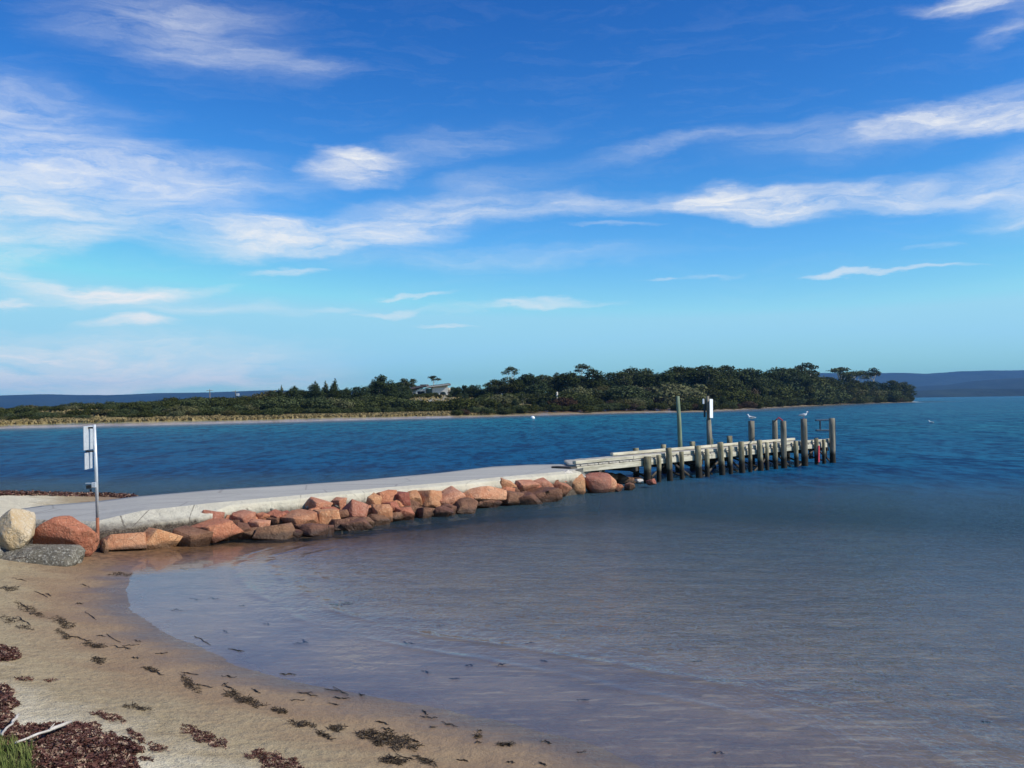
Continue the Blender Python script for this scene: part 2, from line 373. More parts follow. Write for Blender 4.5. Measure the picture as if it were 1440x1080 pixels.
# thin swash wavelets running parallel to the shore
ph = n.math('ADD', n.math('MULTIPLY', shore, 9.0), n.math('MULTIPLY', n.noise(pos, .28, 3, .5), 9))
sw = n.math('POWER', n.math('ADD', n.math('MULTIPLY', n.math('SINE', ph), .5), .5), 5)
gate = n.math('MULTIPLY', n.mapr(shore, 1.4, 2.6), n.mapr(shore, 8.5, 5.0))
gate = n.math('MULTIPLY', gate, n.mapr(n.noise(pos, .55, 2, .5), .42, .62))
wh = n.math('ADD', wh, n.math('MULTIPLY', n.math('MULTIPLY', sw, gate), .030))
nb = n.bump(wh, 1.0, 1.0)
dt = n.new('ShaderNodeVectorMath', operation='DOT_PRODUCT'); n.put(dt, 0, nb); n.put(dt, 1, n.new('ShaderNodeNewGeometry').outputs['Incoming'])
cosi = n.math('ABSOLUTE', dt.outputs['Value'])
fres = n.math('ADD', .02, n.math('MULTIPLY', .98, n.math('POWER', n.math('SUBTRACT', 1.0, cosi, clamp=True), 5.0)))
stk = n.math('ADD', n.math('MULTIPLY', n.noise(n.mapping(pos, rot=(0,0,R(5)), sc=(.9,.35,1)), 1.9, 3, .6, .2), .55), n.math('MULTIPLY', n.noise(n.mapping(pos, rot=(0,0,R(5)), sc=(1,.28,1)), .45, 4, .65, .2), .45)); stk2 = n.noise(n.mapping(pos, sc=(.12,.5,1)), .06, 3, .5)
deepc = n.mix(n.mapr(sy, 45, 190), (.004,.080,.185), (.020,.215,.265))
deepc = n.mix(n.math('MULTIPLY', n.mapr(n.sep(pos)[0], 6, 45), n.mapr(sy, 22, 40)), deepc, (.022,.150,.215))
deepc = n.mix(n.mapr(stk, .42, .56, .85, 0), deepc, (.001,.014,.065)); deepc = n.mix(n.mapr(stk2, .35, .65, .25, 0), deepc, (.003,.03,.11))
deepc = n.mix(n.mapr(depth, .38, 1.9, 0, 1, 'SMOOTHSTEP'), (.052,.105,.135), deepc)
dif = n.new('ShaderNodeBsdfDiffuse'); n.l.new(deepc, dif.inputs[0])
tr = n.new('ShaderNodeBsdfTransparent'); n.l.new(n.mix(n.mapr(depth, 0, 1.2), (1,1,1), (.55,.72,.80)), tr.inputs[0])
op = n.math('SUBTRACT', 1.0, n.math('POWER', 2.718, n.math('MULTIPLY', n.math('ADD', n.math('MULTIPLY', depth, .9), n.math('MULTIPLY', n.math('MULTIPLY', depth, depth), .5)), -1.0)))
mb = n.new('ShaderNodeMixShader'); n.l.new(op, mb.inputs[0]); n.l.new(tr.outputs[0], mb.inputs[1]); n.l.new(dif.outputs[0], mb.inputs[2])
gs = n.new('ShaderNodeBsdfGlossy'); n.put(gs, 'Roughness', n.mapr(sy, 20, 200, .03, .12)); n.put(gs, 'Normal', nb); n.put(gs, 'Color', (.92,.95,1))
mg = n.new('ShaderNodeMixShader'); n.l.new(n.math('MULTIPLY', fres, n.mapr(sy, 12, 45, .54, .36), clamp=True), mg.inputs[0])
n.l.new(mb.outputs[0], mg.inputs[1]); n.l.new(gs.outputs[0], mg.inputs[2]); n.l.new(mg.outputs[0], out.inputs[0])
water.data.materials.append(m)

# ------------------------------------------------------------------ rocks
def rock_mesh(name, w, d, h, seed, cuts=11, lo=.5, hi=.8, rough=.07, sub=3, pn=6.0):
    r = np.random.default_rng(seed)
    if pn > 3 and sub == 3:      # fractured block: hull of a few jittered corners, edges slightly worn
        cor = np.array([(x, y, z) for x in (-1, 1) for y in (-1, 1) for z in (-1, 1)], float)*r.uniform(.5, 1.0, (8, 3))
        ex = r.normal(size=(3 if cuts <= 6 else 8, 3)); ex = ex/(np.abs(ex)**4).sum(1)[:, None]**.25*r.uniform(.85, 1.08, (len(ex), 1))
        tw = np.array(Euler((r.uniform(-.45, .45), r.uniform(-.5, .5), r.uniform(-.5, .5))).to_matrix())
        bm = bmesh.new()
        for p in np.concatenate([cor, ex])@tw.T: bm.verts.new(tuple(p))
        hl = bmesh.ops.convex_hull(bm, input=list(bm.verts))
        bmesh.ops.delete(bm, geom=[q for q in bm.verts if not q.link_faces], context='VERTS')
        bmesh.ops.dissolve_limit(bm, angle_limit=R(14), verts=list(bm.verts), edges=list(bm.edges))
        bmesh.ops.bevel(bm, geom=list(bm.edges), offset=.035, segments=1, affect='EDGES', clamp_overlap=True)
        bmesh.ops.triangulate(bm, faces=list(bm.faces))
        bmesh.ops.subdivide_edges(bm, edges=[e for e in bm.edges if e.calc_length() > .35], cuts=2, use_grid_fill=True)
        bmesh.ops.triangulate(bm, faces=list(bm.faces)); bm.verts.index_update()
        v = np.array([q.co[:] for q in bm.verts]); fs = [[q.index for q in f.verts] for f in bm.faces]; bm.free()
        off = r.uniform(-50, 50, 3)
        for i in range(len(v)):
            q = Vector(v[i]*1.9+off); v[i] *= 1+mnoise.noise(q)*.035+mnoise.noise(q*3.3)*.025
        v -= (v.max(0)+v.min(0))/2; v /= (v.max(0)-v.min(0)); v *= np.array([w, d, h])
        return fast_mesh(name, v, np.array(fs))
    bm = bmesh.new(); bmesh.ops.create_icosphere(bm, subdivisions=sub, radius=1)
    v = np.array([q.co[:] for q in bm.verts]); v = v/(np.abs(v)**pn).sum(1)[:, None]**(1/pn)*.82; fs = [[q.index for q in f.verts] for f in bm.faces]; bm.free()
    for k in range(cuts):
        nn = r.normal(size=3); nn[2] *= .9; nn /= np.linalg.norm(nn); off = r.uniform(lo, hi)
        over = v@nn-off; v = v-np.outer(np.clip(over, 0, None), nn)
    off = r.uniform(-50, 50, 3)
    for i in range(len(v)):
        q = Vector(v[i]*1.6+off); k = mnoise.noise(q)*rough*1.4+mnoise.noise(q*3.1)*rough*.7+mnoise.noise(q*7)*rough*.35
        v[i] *= 1+k
    v -= (v.max(0)+v.min(0))/2; v /= (v.max(0)-v.min(0))
    v *= np.array([w, d, h])
    me = fast_mesh(name, v, np.array(fs)); return me
foot = [(100,790),(142,779),(205,775),(245,772),(330,762),(410,758),(460,753),(520,744),(580,731),(640,727),(700,714),(760,708),(800,697),(860,693),(920,686)]
top_near = [(100,735,.70),(134,733,.70),(200,718,.73),(300,707,.75),(400,698,.75),(500,689,.75),(620,679,.75),(700,671,.75),(780,664,.75),(806,662,.75),(870,656,.75)]
def interp_foot(px):
    return float(np.interp(px, [a for a, _ in foot], [b for _, b in foot]))
def wallpoint(px, cy):
    pf = P(px, interp_foot(px), 0)
    ty = float(np.interp(px, [a[0] for a in top_near], [a[1] for a in top_near]))
    pt = P(px, ty, .74)
    yf, yt = pf[1], max(pt[1], pf[1]+.75)
    best = None
    for t in np.linspace(0, 1, 60):
        q = pf[1]+(yt-yf)*t; zq = .62*t; s = PD(px, cy, q)
        e = abs(s[2]-zq)
        if best is None or e < best[0]: best = (e, s)
    return best[1]
ROCKS = [ # px, py, w, h, material, label, cuts
 (168,765,56,25,'orange','long low orange slab just right of the signpost foot, under the concrete edge',5),
 (220,760,54,28,'orange','low orange slab between the signpost slab and the knobbly brown rock',5),
 (266,758,46,28,'brown','knobbly dark brown rock at the left end of the rubble wall, at the waterline',9),
 (297,729,30,20,'pink','small pink rock at the left end of the top row, set in mortar',9),
 (300,747,60,25,'red','wide reddish brown rock at the left end of the wall below the small pink one',9),
 (341,731,28,20,'pink','bright pink roundish rock set alone in the grey mortar left of the middle',9),
 (342,746,26,18,'brown','small dull diamond-shaped rock under the bright pink roundish one',7),
 (364,739,28,15,'pink','small flattish pink rock right of the diamond-shaped one',9),
 (384,750,54,20,'brown','broad low brown rock at the waterline below the small flattish pink one',9),
 (388,727,22,16,'red','little reddish rock half buried in the mortar above the broad brown rock',9),
 (419,731,46,21,'orange','long tapered pinkish orange rock with a dark gap beneath it',8),
 (446,713,34,22,'pink','pink rock in the top row just left of the big square block',9),
 (463,728,36,18,'orange','wedge-shaped orange rock lying at the left foot of the big square block',8),
 (476,710,16,16,'pink','narrow pink rock squeezed against the left top of the big square block',8),
 (499,720,35,30,'pink','big square pinkish block with a flat lit face in the middle of the wall',4),
 (442,747,46,17,'brown','dark brown rock at the waterline left of the big square block',9),
 (500,739,44,15,'brown','flat dark rock under the big square block, awash at the waterline',9),
 (542,702,28,20,'red','reddish rock leaning in the top row right of the big square block',7),
 (524,710,18,26,'orange','narrow upright tan rock standing right of the big square block',6),
 (537,723,24,22,'orange','jagged tan rock with pointed foot below the leaning reddish one',7),
 (563,707,18,24,'red','upright narrow red rock left of the pair of tan blocks',6),
 (582,704,21,22,'orange','left one of the pair of tan blocks with flat bases',6),
 (603,703,30,23,'orange','right one of the pair of tan blocks, with a sloping right side',6),
 (570,725,24,17,'red','rounded reddish rock at the waterline under the narrow red rock',9),
 (597,722,17,15,'brown','tiny brown rock at the waterline under the tan pair',9),
 (623,720,27,13,'brown','low dark rock at the waterline under the large pink five-sided rock',9),
 (629,701,36,23,'pink','large pink five-sided rock right of the tan pair',7),
 (656,714,27,20,'brown','rounded tan-brown boulder at the waterline, where the large pink rock ends',16),
 (675,697,50,19,'pink','long pink rock shadowed on its left, halfway along the wall',9),
 (710,685,23,18,'orange','rusty orange rock starting the top row of the right half',8),
 (736,685,28,15,'pink','neat brick-like pink rock between the rusty orange and the salmon ones',4),
 (762,684,28,16,'pink','salmon rock with a sharp top edge, right of the brick-like one',6),
 (786,686,26,17,'orange','salmon orange rock with a rounded end left of the dark upright crack',8),
 (716,702,28,17,'brown','dull brown pointed rock in the lower row below the rusty orange one',7),
 (740,704,30,16,'brown','dark striped rock in the lower row below the brick-like one',8),
 (762,698,31,17,'brown','brown rock in the lower row ending in a pale upright face',6),
 (784,674,13,10,'pink','small pink rock on the wall top, behind the salmon ones',8),
 (769,674,16,10,'pale','pale mortar-coated stone on the wall top, left of the small pink one',8),
 (794,668,18,10,'pale','flat pale stone on the wall top near the jetty beams',8),
 (810,682,22,23,'orange','tan upright rock left of the biggest round boulder by the jetty',9),
 (839,681,36,25,'pink','biggest rounded salmon boulder under the shore end of the jetty beams',14),
 (822,672,15,8,'pale','small pale stone between the jetty beam and the biggest boulder',8),
 (854,681,20,24,'pink','rounded reddish rock against the right side of the biggest boulder',12),
 (868,686,18,11,'red','small reddish stone trailing right of the biggest boulder under the jetty',9),
 (885,684,12,9,'brown','little dark stone under the jetty beams in deep shade',9),
 (899,676,11,4,'pale','pale slab-like stone lying under the jetty beside the first pile',6),
 (916,678,10,8,'red','tiny red stone by the foot of the first jetty pile',9),
]
for i, (px, py, w, h, mt, lab, cuts) in enumerate(ROCKS):
    c = wallpoint(px, py); s = c[1]/F
    kf = 1+.22*min(1, max(0, (px-600)/90))*(px < 805); ww, hh = w*s*1.2*kf, h*s*1.3*(1+(kf-1)*.6)
    dd = max(.35, min(.95, .75*ww+.3*hh))
    if cuts <= 6: lo, hi = .5, .75
    elif cuts > 11: lo, hi = .6, .85
    else: lo, hi = .46, .70
    me = rock_mesh('rock', ww, dd, hh, 100+i, 6 if cuts <= 6 else 10, lo, hi, .03, 3, 2.6 if cuts > 11 else 7.0)
    o = link('rock', me, M[mt], None, (c[0], c[1]+dd*.05, c[2]))
    o.rotation_euler = (0, 0, R(38)+random.uniform(-.25, .25))
    tag(o, lab, 'rock', 'rocks of the rubble wall along the causeway')
for k in range(26):  # added filler rocks, their dark brown deepens the shade in the gaps
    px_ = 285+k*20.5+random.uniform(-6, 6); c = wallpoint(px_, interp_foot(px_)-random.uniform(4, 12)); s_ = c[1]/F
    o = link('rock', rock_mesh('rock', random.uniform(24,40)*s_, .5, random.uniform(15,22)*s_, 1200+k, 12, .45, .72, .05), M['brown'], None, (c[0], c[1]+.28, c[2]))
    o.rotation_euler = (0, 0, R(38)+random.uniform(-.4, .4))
    tag(o, 'dark wet rock added to deepen a shadowy gap behind the lower row of the rubble wall', 'rock', 'dark gap rocks of the rubble wall')
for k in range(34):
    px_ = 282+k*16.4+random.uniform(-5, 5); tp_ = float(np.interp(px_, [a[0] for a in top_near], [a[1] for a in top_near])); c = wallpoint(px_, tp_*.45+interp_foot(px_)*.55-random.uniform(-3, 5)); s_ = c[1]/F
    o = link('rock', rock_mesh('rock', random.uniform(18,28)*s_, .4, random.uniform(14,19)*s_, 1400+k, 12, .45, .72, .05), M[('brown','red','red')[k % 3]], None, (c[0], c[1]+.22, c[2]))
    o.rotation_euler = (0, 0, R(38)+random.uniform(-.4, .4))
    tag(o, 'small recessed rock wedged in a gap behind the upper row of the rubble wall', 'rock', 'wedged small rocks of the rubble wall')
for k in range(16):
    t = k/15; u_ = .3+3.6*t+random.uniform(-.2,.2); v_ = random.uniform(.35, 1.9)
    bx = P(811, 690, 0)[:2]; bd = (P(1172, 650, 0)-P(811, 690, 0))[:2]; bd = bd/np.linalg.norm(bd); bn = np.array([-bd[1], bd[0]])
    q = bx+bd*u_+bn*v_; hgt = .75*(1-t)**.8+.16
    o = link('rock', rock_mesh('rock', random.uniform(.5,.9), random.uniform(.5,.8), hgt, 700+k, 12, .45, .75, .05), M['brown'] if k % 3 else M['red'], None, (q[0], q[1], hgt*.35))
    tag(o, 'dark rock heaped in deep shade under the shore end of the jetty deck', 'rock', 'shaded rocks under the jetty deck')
# boulders by the beach
def boulder(px, py_base, wpx, hpx, zb, mt, lab, seed, cuts, lo=.5, hi=.8, dd=None, rz=0, rough=.05):
    b = P(px, py_base, zb); s = b[1]/F; w, h = wpx*s, hpx*s; d = dd or w*.8
    me = rock_mesh('boulder', w, d, h, seed, cuts, lo, hi, rough, 4)
    o = link('boulder', me, M[mt], None, (b[0], b[1]+d*.35, zb+h*.5)); o.rotation_euler = (0, 0, rz)
    return tag(o, lab, 'boulder', 'boulders at the landward end of the causeway')
boulder(86, 791, 86, 64, .02, 'red', 'large smooth reddish boulder leaning against the steel signpost', 31, 9, .55, .78, .8, .2)
boulder(8, 777, 56, 60, .32, 'cream', 'cream and yellow boulder cut off by the left picture edge', 35, 10, .6, .85, .8, .3)
boulder(28, 807, 146, 36, -.04, 'speckled', 'low grey boulder speckled white in front of the cream one', 42, 10, .6, .9, 1.0, .1, .08)
boulder(-70, 800, 110, 60, .25, 'speckled', 'grey speckled boulder mostly outside the left edge', 47, 10, .6, .9, 1.0, .1, .08)
b = P(141, 783, 0)
tag(link('rock', rock_mesh('rock', .13, .2, .38, 77, 10), M['brown'], None, (b[0]+.06, b[1]+.1, .16)), 'small dark upright rock wedged at the signpost foot', 'rock')

# ------------------------------------------------------------------ causeway
causeway = tag(empty('causeway', tuple(P(500, 720, 0))), 'pale grey concrete causeway running from the beach out to the wooden jetty', 'causeway')
org = np.array(P(500, 720, 0))
near_e = [(8,729,.50),(70,731,.52),(134,733,.56),(200,718,.70),(300,707,.75),(400,698,.75),(500,689,.75),(620,679,.75),(700,671,.75),(780,664,.75),(808,661,.75)]
far_e = [(26,716,.50),(60,711,.52),(134,705,.60),(200,697,.70),(300,688.5,.75),(400,682.5,.75),(500,675.5,.75),(620,664.5,.75),(690,656,.75),(740,653.5,.75),(800,652.5,.75),(850,650.5,.75)]
def resample(e, k):
    t = np.linspace(0, len(e)-1, k); q = np.array([P(*a) for a in e])
    return np.stack([np.interp(t, np.arange(len(e)), q[:, j]) for j in range(3)], -1)
K = 240; NE, FE = resample(near_e, K), resample(far_e, K)
NE[:, 0] += [.03*mnoise.noise(Vector((i*.4, 0, 0))) for i in range(K)]
NE[:, 1] += [.05*mnoise.noise(Vector((i*.5, 3, 0))) for i in range(K)]
W = 10; rows = [NE*(1-t)+FE*t for t in np.linspace(0, 1, W)]
V = list(np.concatenate(rows)); Fc = []
for a in range(W-1):
    for i in range(K-1): Fc.append((a*K+i, a*K+i+1, (a+1)*K+i+1, (a+1)*K+i))
base = len(V)
down1 = FE.copy(); down1[:, 2] -= .14; down2 = FE.copy()+np.array([-.25, .3, 0]); down2[:, 2] = -1.2
V += list(down1)+list(down2)
for i in range(K-1):
    q = (W-1)*K+i; Fc.append((q, q+1, base+i+1, base+i)); Fc.append((base+i, base+i+1, base+K+i+1, base+K+i))
# seaward end face
eb = len(V); endv = [rows[a][-1].copy() for a in range(W)]
for p in endv: V.append(p+np.array([.02, .02, -.55]))
for a in range(W-1): Fc.append((a*K+K-1, (a+1)*K+K-1, eb+a+1, eb+a))
me = bpy.data.meshes.new('road_slab'); me.from_pydata([tuple(np.array(v)-org) for v in V], [], Fc); me.update(); smooth(me)
m, n, out = newmat('causeway_concrete'); pos = n.pos()
a1 = n.noise(n.mapping(pos, rot=(0,0,R(-50)), sc=(.5,2.2,1)), .9, 5, .6); a2 = n.noise(pos, 9, 5, .7); a3 = n.noise(pos, 60, 3, .7)
c = n.mix(n.mapr(a1, .3, .7), (.32,.305,.27), (.41,.39,.345)); c = n.mix(n.mapr(a2, .45, .75, 0, .5), c, (.27,.265,.26))
c = n.mix(n.mapr(a3, .5, .75, 0, .35), c, (.5,.49,.46))
vor = n.new('ShaderNodeTexVoronoi', feature='DISTANCE_TO_EDGE'); n.put(vor, 'Vector', n.mapping(pos, sc=(.33,.33,1))); n.put(vor, 'Scale', 1.0)
crack = n.mapr(n.math('ADD', vor.outputs['Distance'], n.math('MULTIPLY', a2, .02)), .012, .02, 1, 0)
c = n.mix(n.math('MULTIPLY', crack, .45), c, (.14,.13,.12))
principled(n, out, c, .88, n.bump(n.math('ADD', a2, n.math('MULTIPLY', a3, .4)), .4, .012), .25)
link('road_slab', me, m, causeway)
# sloping concrete shoulder, mortar and rubble behind the rocks
V = []; Fc = []; L = 24
for i in range(K):
    px_t = NE[i]
    # outward direction of the wall
    tdir = (NE[min(i+14, K-1)]-NE[max(i-14, 0)]); tdir[2] = 0; tdir /= np.linalg.norm(tdir); od = np.array([tdir[1], -tdir[0], 0])
    for j in range(L):
        t = j/(L-1)
        wf_ = float(sst(np.array(-px_t[0]), 6.7, 7.5)); o1_, z1_ = .26+.42*wf_, .07+.16*wf_
        if t < .35: off = o1_*t/.35; zz_ = px_t[2]-z1_*t/.35
        else: off = o1_+.16*(t-.35)/.65; zz_ = px_t[2]-z1_-.98*(t-.35)/.65
        if j == 0: off, zz_ = 0, px_t[2]
        p = np.array([px_t[0], px_t[1], 0])+od*off; p[2] = zz_
        if j > 0:
            q3 = Vector((p[0], p[1], p[2]*3)); k = mnoise.noise(q3*.83)*.04+mnoise.noise(q3*2.37)*.035
            p = p+od*k*min(1, t*2.2)*.8
        V.append(p-org)
for i in range(K-1):
    for j in range(L-1):
        q = i*L+j; Fc.append((q, q+1, q+L+1, q+L))
me = bpy.data.meshes.new('shoulder'); me.from_pydata([tuple(v) for v in V], [], Fc); me.update(); smooth(me)
m, n, out = newmat('shoulder_mortar'); pos = n.pos(); z = n.sep(pos)[2]
a1 = n.noise(pos, 1.4, 5, .6); a2 = n.noise(pos, 8, 6, .7); a3 = n.noise(pos, 28, 4, .7)
c = n.mix(n.mapr(a1, .3, .7), (.50,.455,.355), (.61,.565,.45)); c = n.mix(n.mapr(a2, .55, .72, 0, .55), c, (.38,.33,.26))
c = n.mix(n.mapr(a3, .60, .75, 0, .6), c, (.20,.17,.14))
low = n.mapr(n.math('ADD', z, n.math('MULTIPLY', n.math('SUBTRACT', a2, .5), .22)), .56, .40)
c = n.mix(low, c, n.mix(n.mapr(a3, .4, .6), (.035,.026,.020), (.15,.115,.085)))  # lower mortar darkened as crevice shade behind the rocks, also underwater stain
vor = n.new('ShaderNodeTexVoronoi', feature='DISTANCE_TO_EDGE'); n.put(vor, 'Vector', n.mapping(pos, sc=(.8,.5,.3))); n.put(vor, 'Scale', 1.0)
crack = n.mapr(n.math('ADD', vor.outputs['Distance'], n.math('MULTIPLY', a2, .03)), .018, .026, 1, 0)
c = n.mix(n.math('MULTIPLY', n.math('MULTIPLY', crack, n.math('MAXIMUM', n.mapr(a1, .5, .6), n.mapr(n.sep(pos)[0], -6.5, -6.9))), .75), c, (.11,.09,.07))
principled(n, out, c, .92, n.bump(n.math('ADD', a2, n.math('MULTIPLY', a3, .5)), .9, .05), .2)
mortar = m
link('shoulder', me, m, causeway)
# broken apron slabs near the signpost and the ramp foot behind the boulders
mbs = MB()
def poly_slab(pts, zt, th):
    base = len(mbs.v); k = len(pts)
    for (x, y), q in zip(pts, range(k)):
        p = P(x, y, zt); mbs.v.append((p[0], p[1], zt+random.uniform(-.012, .012)))
    for q in range(k):
        v = mbs.v[base+q]; mbs.v.append((v[0], v[1], v[2]-th))
    mbs.f.append(tuple(reversed([base+q for q in range(k)])))
    for q in range(k): mbs.f.append((base+q, base+(q+1) % k, base+k+(q+1) % k, base+k+q))
poly_slab([(142,741),(186,735),(194,742),(190,749),(160,750),(142,750)], .34, .3)
poly_slab([(196,737),(244,732),(262,730),(256,737),(240,745),(198,748)], .33, .3)
poly_slab([(-60,735),(36,735),(60,738),(132,741),(139,748),(140,757),(60,759),(-60,762)], .34, .4)
mbs.build('apron_slab', mortar, causeway, org)
for o in causeway.children:
    if o.name.startswith('apron_slab'): o.location = (0,0,0)
# pale rubble of mortar lumps between the rocks
rub = MB()
for k in range(24):
    px = random.uniform(270, 800); f_ = random.uniform(.45, 1.0)
    ty = float(np.interp(px, [a[0] for a in top_near], [a[1] for a in top_near])); fy = interp_foot(px)
    c = wallpoint(px, ty+7+(fy-ty-9)*(1-f_)*1.0)
    me_ = rock_mesh('t', random.uniform(.10,.24), random.uniform(.12,.2), random.uniform(.07,.16), 900+k, 9, .5, .85, .08, 2)
    base = len(rub.v)
    rub.v += [tuple(np.array(v.co)+np.array([c[0], c[1]+.12, c[2]])) for v in me_.vertices]
    rub.f += [tuple(base+i for i in p.vertices) for p in me_.polygons]
    bpy.data.meshes.remove(me_)
o = rub.build('mortar_rubble', mortar, causeway, org, True); o.location = (0,0,0); o['kind'] = 'stuff'

# ------------------------------------------------------------------ steel signpost on the left
b = P(138, 777, 0); D = b[1]
sp = tag(empty('signpost', (b[0], D, 0)), 'tall thin galvanised steel signpost with a sign seen from its edge, beside the red boulder', 'signpost')
def SP(px, py): return PD(px, py, D)
s = D/F
tilt_top = SP(132.5, 597)
mb = MB(); r = .032; mid = SP(137, 728)
mb.tube([SP(137, 728), SP(135.3, 660), tilt_top], r, 14); mb.build('pole', M['galv'], sp, (b[0], D, 0), True).location = (0,0,0)
mb = MB(); mb.tube([(b[0], D, -.3), tuple(mid)], r*1.06, 14); mb.build('pole_foot', M['rust'], sp, (b[0], D, 0), True).location = (0,0,0)
def board(px0, px1, py0, py1, name='sign_board', thick=.02, dy=0.0):
    p0, p1 = SP((px0+px1)/2, py0), SP((px0+px1)/2, py1)
    wpx = (px1-px0)*s; w3 = .42
    ang = math.acos(min(1, wpx/w3))+R(22)
    mb = MB(); c = (p0+p1)/2; c[1] += dy
    mb.box((0,0,0), (w3, thick, p0[2]-p1[2]), bev=.004)
    o = mb.build(name, M['galv'] if name == 'sign_board' else M['white_paint'], sp)
    o.location = tuple(c-np.array([b[0], D, 0])); o.rotation_euler = (0, R(-1.2), ang); return o
board(118.5, 129.5, 599, 632.5); board(119.8, 128.5, 636.5, 659.5, dy=.01)
for py in (601.5, 634.5):
    mb = MB(); p = SP(126.5, py); mb.box(p, (.17,.05,.035), bev=.005)
    mb.build('clamp', M['black'], sp, (b[0], D, 0)).location = (0,0,0)
mb = MB(); p = SP(133, 682); mb.box(p, (.10,.10,.11), bev=.01); q = SP(127, 679.5); mb.box(q, (.17,.08,.012))
mb.build('bracket', M['galv'], sp, (b[0], D, 0)).location = (0,0,0)
mb = MB(); p = SP(125.5, 684.5); mb.box(p, (.10,.09,.075), bev=.01); p = SP(127.5, 689.5); mb.box(p, (.04,.05,.05), bev=.01)
mb.build('lamp_box', M['black'], sp, (b[0], D, 0)).location = (0,0,0)

# ------------------------------------------------------------------ jetty
A = P(811, 690, 0); B = P(1172, 650, 0)
dirv = (B-A)[:2]; LEN = float(np.linalg.norm(dirv)); dirv = dirv/LEN; nrm = np.array([-dirv[1], dirv[0]])
yaw = math.atan2(dirv[1], dirv[0])
ZT0 = PD(811, 648.5, A[1])[2]; ZT1 = PD(1172, 616.5, B[1])[2]
def ju(px, v):      # distance along the jetty of the point at offset v seen in column px (at about deck height)
    d = ray(px, 630); a = d[0]/d[1]
    ax, ay = A[0]+nrm[0]*v, A[1]+nrm[1]*v
    return (a*ay-ax)/(dirv[0]-a*dirv[1])
def jz(u, v, px, py):
    y = A[1]+dirv[1]*u+nrm[1]*v; return PD(px, py, y)[2]
jet = tag(empty('jetty', (A[0], A[1], 0), (0, 0, yaw)), 'long weathered wooden jetty on piles at the end of the causeway', 'jetty')
def zt(u): return ZT0+(ZT1-ZT0)*u/LEN
slope = math.atan((ZT1-ZT0)/LEN); RS = Matrix.Rotation(-slope, 3, 'Y')
WJ = 2.1
def beam(name, u0, u1, v, dz, sec, mat, seg=None, jit=.004):
    """beams in lengths butted end to end; dz = centre below the kerb top line"""
    mb = MB(); seg = seg or 3.4; u = u0
    while u < u1-.05:
        e = min(u1, u+seg*random.uniform(.9, 1.1))
        if u1-e < .8: e = u1
        c = (u+e)/2; mb.box((c, v+random.uniform(-.004,.004), zt(c)-dz+random.uniform(-.008,.008)), (e-u-.012, sec[0], sec[1]), RS, 0, .012); u = e
    return mb.build(name, mat, jet)
beam('kerb_beam', 0, LEN, .10, .055, (.16,.11), M['beam_wood'])
beam('fascia_beam', -.05, LEN, .02, .285, (.11,.19), M['beam_wood'], 4.2)
beam('kerb_beam', ju(857, WJ), LEN+.0, WJ-.1, .055, (.16,.11), M['beam_wood'])
beam('fascia_beam', 1.95, LEN, WJ-.02, .285, (.11,.19), M['dark_wood'], 4.2)
beam('stringer', 1.0, LEN-.1, WJ/2, .33, (.14,.20), M['dark_wood'])
mb = MB(); u = .02
while u < LEN-.05:
    w = .19; vw = min(WJ-.02, .15+(u+w)*1.05); mb.box((u+w/2, vw/2, zt(u)-.155+random.uniform(-.006,.006)), (w-.016, vw+random.uniform(-.04,.04), .05), RS, 0, .006); u += w
mb.build('deck', M['deck_wood'], jet)
def pile(px, pytop, wpx, v, lean=0, mat='post_wood', z0=-.9, name='pile', dark=True, nseg=9):
    u = ju(px, v); z1 = jz(u, v, px, pytop); y = A[1]+dirv[1]*u; r = wpx/2*y/F*1.02
    mb = MB(); pts = []; rad = []
    for k in range(nseg):
        t = k/(nseg-1); z = z0+(z1-z0)*t
        pts.append((u+lean*(1-t)+.012*mnoise.noise(Vector((px, t*3, 0))), v+.012*mnoise.noise(Vector((px, t*3, 9))), z)); rad.append(r*(1.06-.10*t))
    mb.tube(pts, rad, 14, .09, px)
    mat_ = M[mat]
    return mb.build(name, mat_, jet, None, True), u, z1
# pile timber: pale above, dark and weedy at the tide line
def tide(mat):
    m = mat.copy(); m.name = mat.name+'_tidal'; n = NT(m.node_tree)
    bs = next(q for q in m.node_tree.nodes if q.type == 'BSDF_PRINCIPLED'); src = bs.inputs['Base Color'].links[0].from_socket
    p = n.pos(); z = n.sep(p)[2]
    w = n.mapr(n.math('ADD', z, n.math('MULTIPLY', n.noise(p, 5, 4, .6), .3)), .54, .74, 1, 0)
    n.l.new(n.mix(w, src, (.022,.018,.012)), bs.inputs['Base Color']); return m
M['post_wood'] = tide(M['post_wood']); M['grey_wood'] = tide(M['grey_wood'])
FRONT = [(910,642,10.5,0),(926,640,6.5,0),(940,630,8.5,.12),(958,635,6.5,.05),(981,627,9,.12),(994,631,6.5,0),(1013,622,8.5,.16),(1027,627,6,0),
 (1042,621,8,.1),(1054.5,624,5.5,0),(1068,619,7.5,.12),(1078.5,622,5,0),(1090,621,6,.05),(1119,620,6,.08),(1148,616,6,0),(1158.5,618,5,0)]
for px, pt, w, lean in FRONT: pile(px, pt, w, -.16, lean)
for px, pt, w in ((1102,592,8),(1131,589,9),(1170.5,588,8)): pile(px, pt, w, -.18, .02, 'grey_wood')
BACK = [(894,630,9),(933,625,8),(973.5,621,8),(983,628,4),(1026,613,8),(1057,592,9),(1090,591,8)]
bk = {}
for px, pt, w in BACK: bk[px] = pile(px, pt, w, WJ+.14, 0, 'grey_wood' if pt < 600 else 'post_wood')
for px in (912,952,1004,1044,1076,1108,1140,1160): pile(px, 634-(px-912)*.03, 6, WJ+.1, 0, 'grey_wood', name='pile')
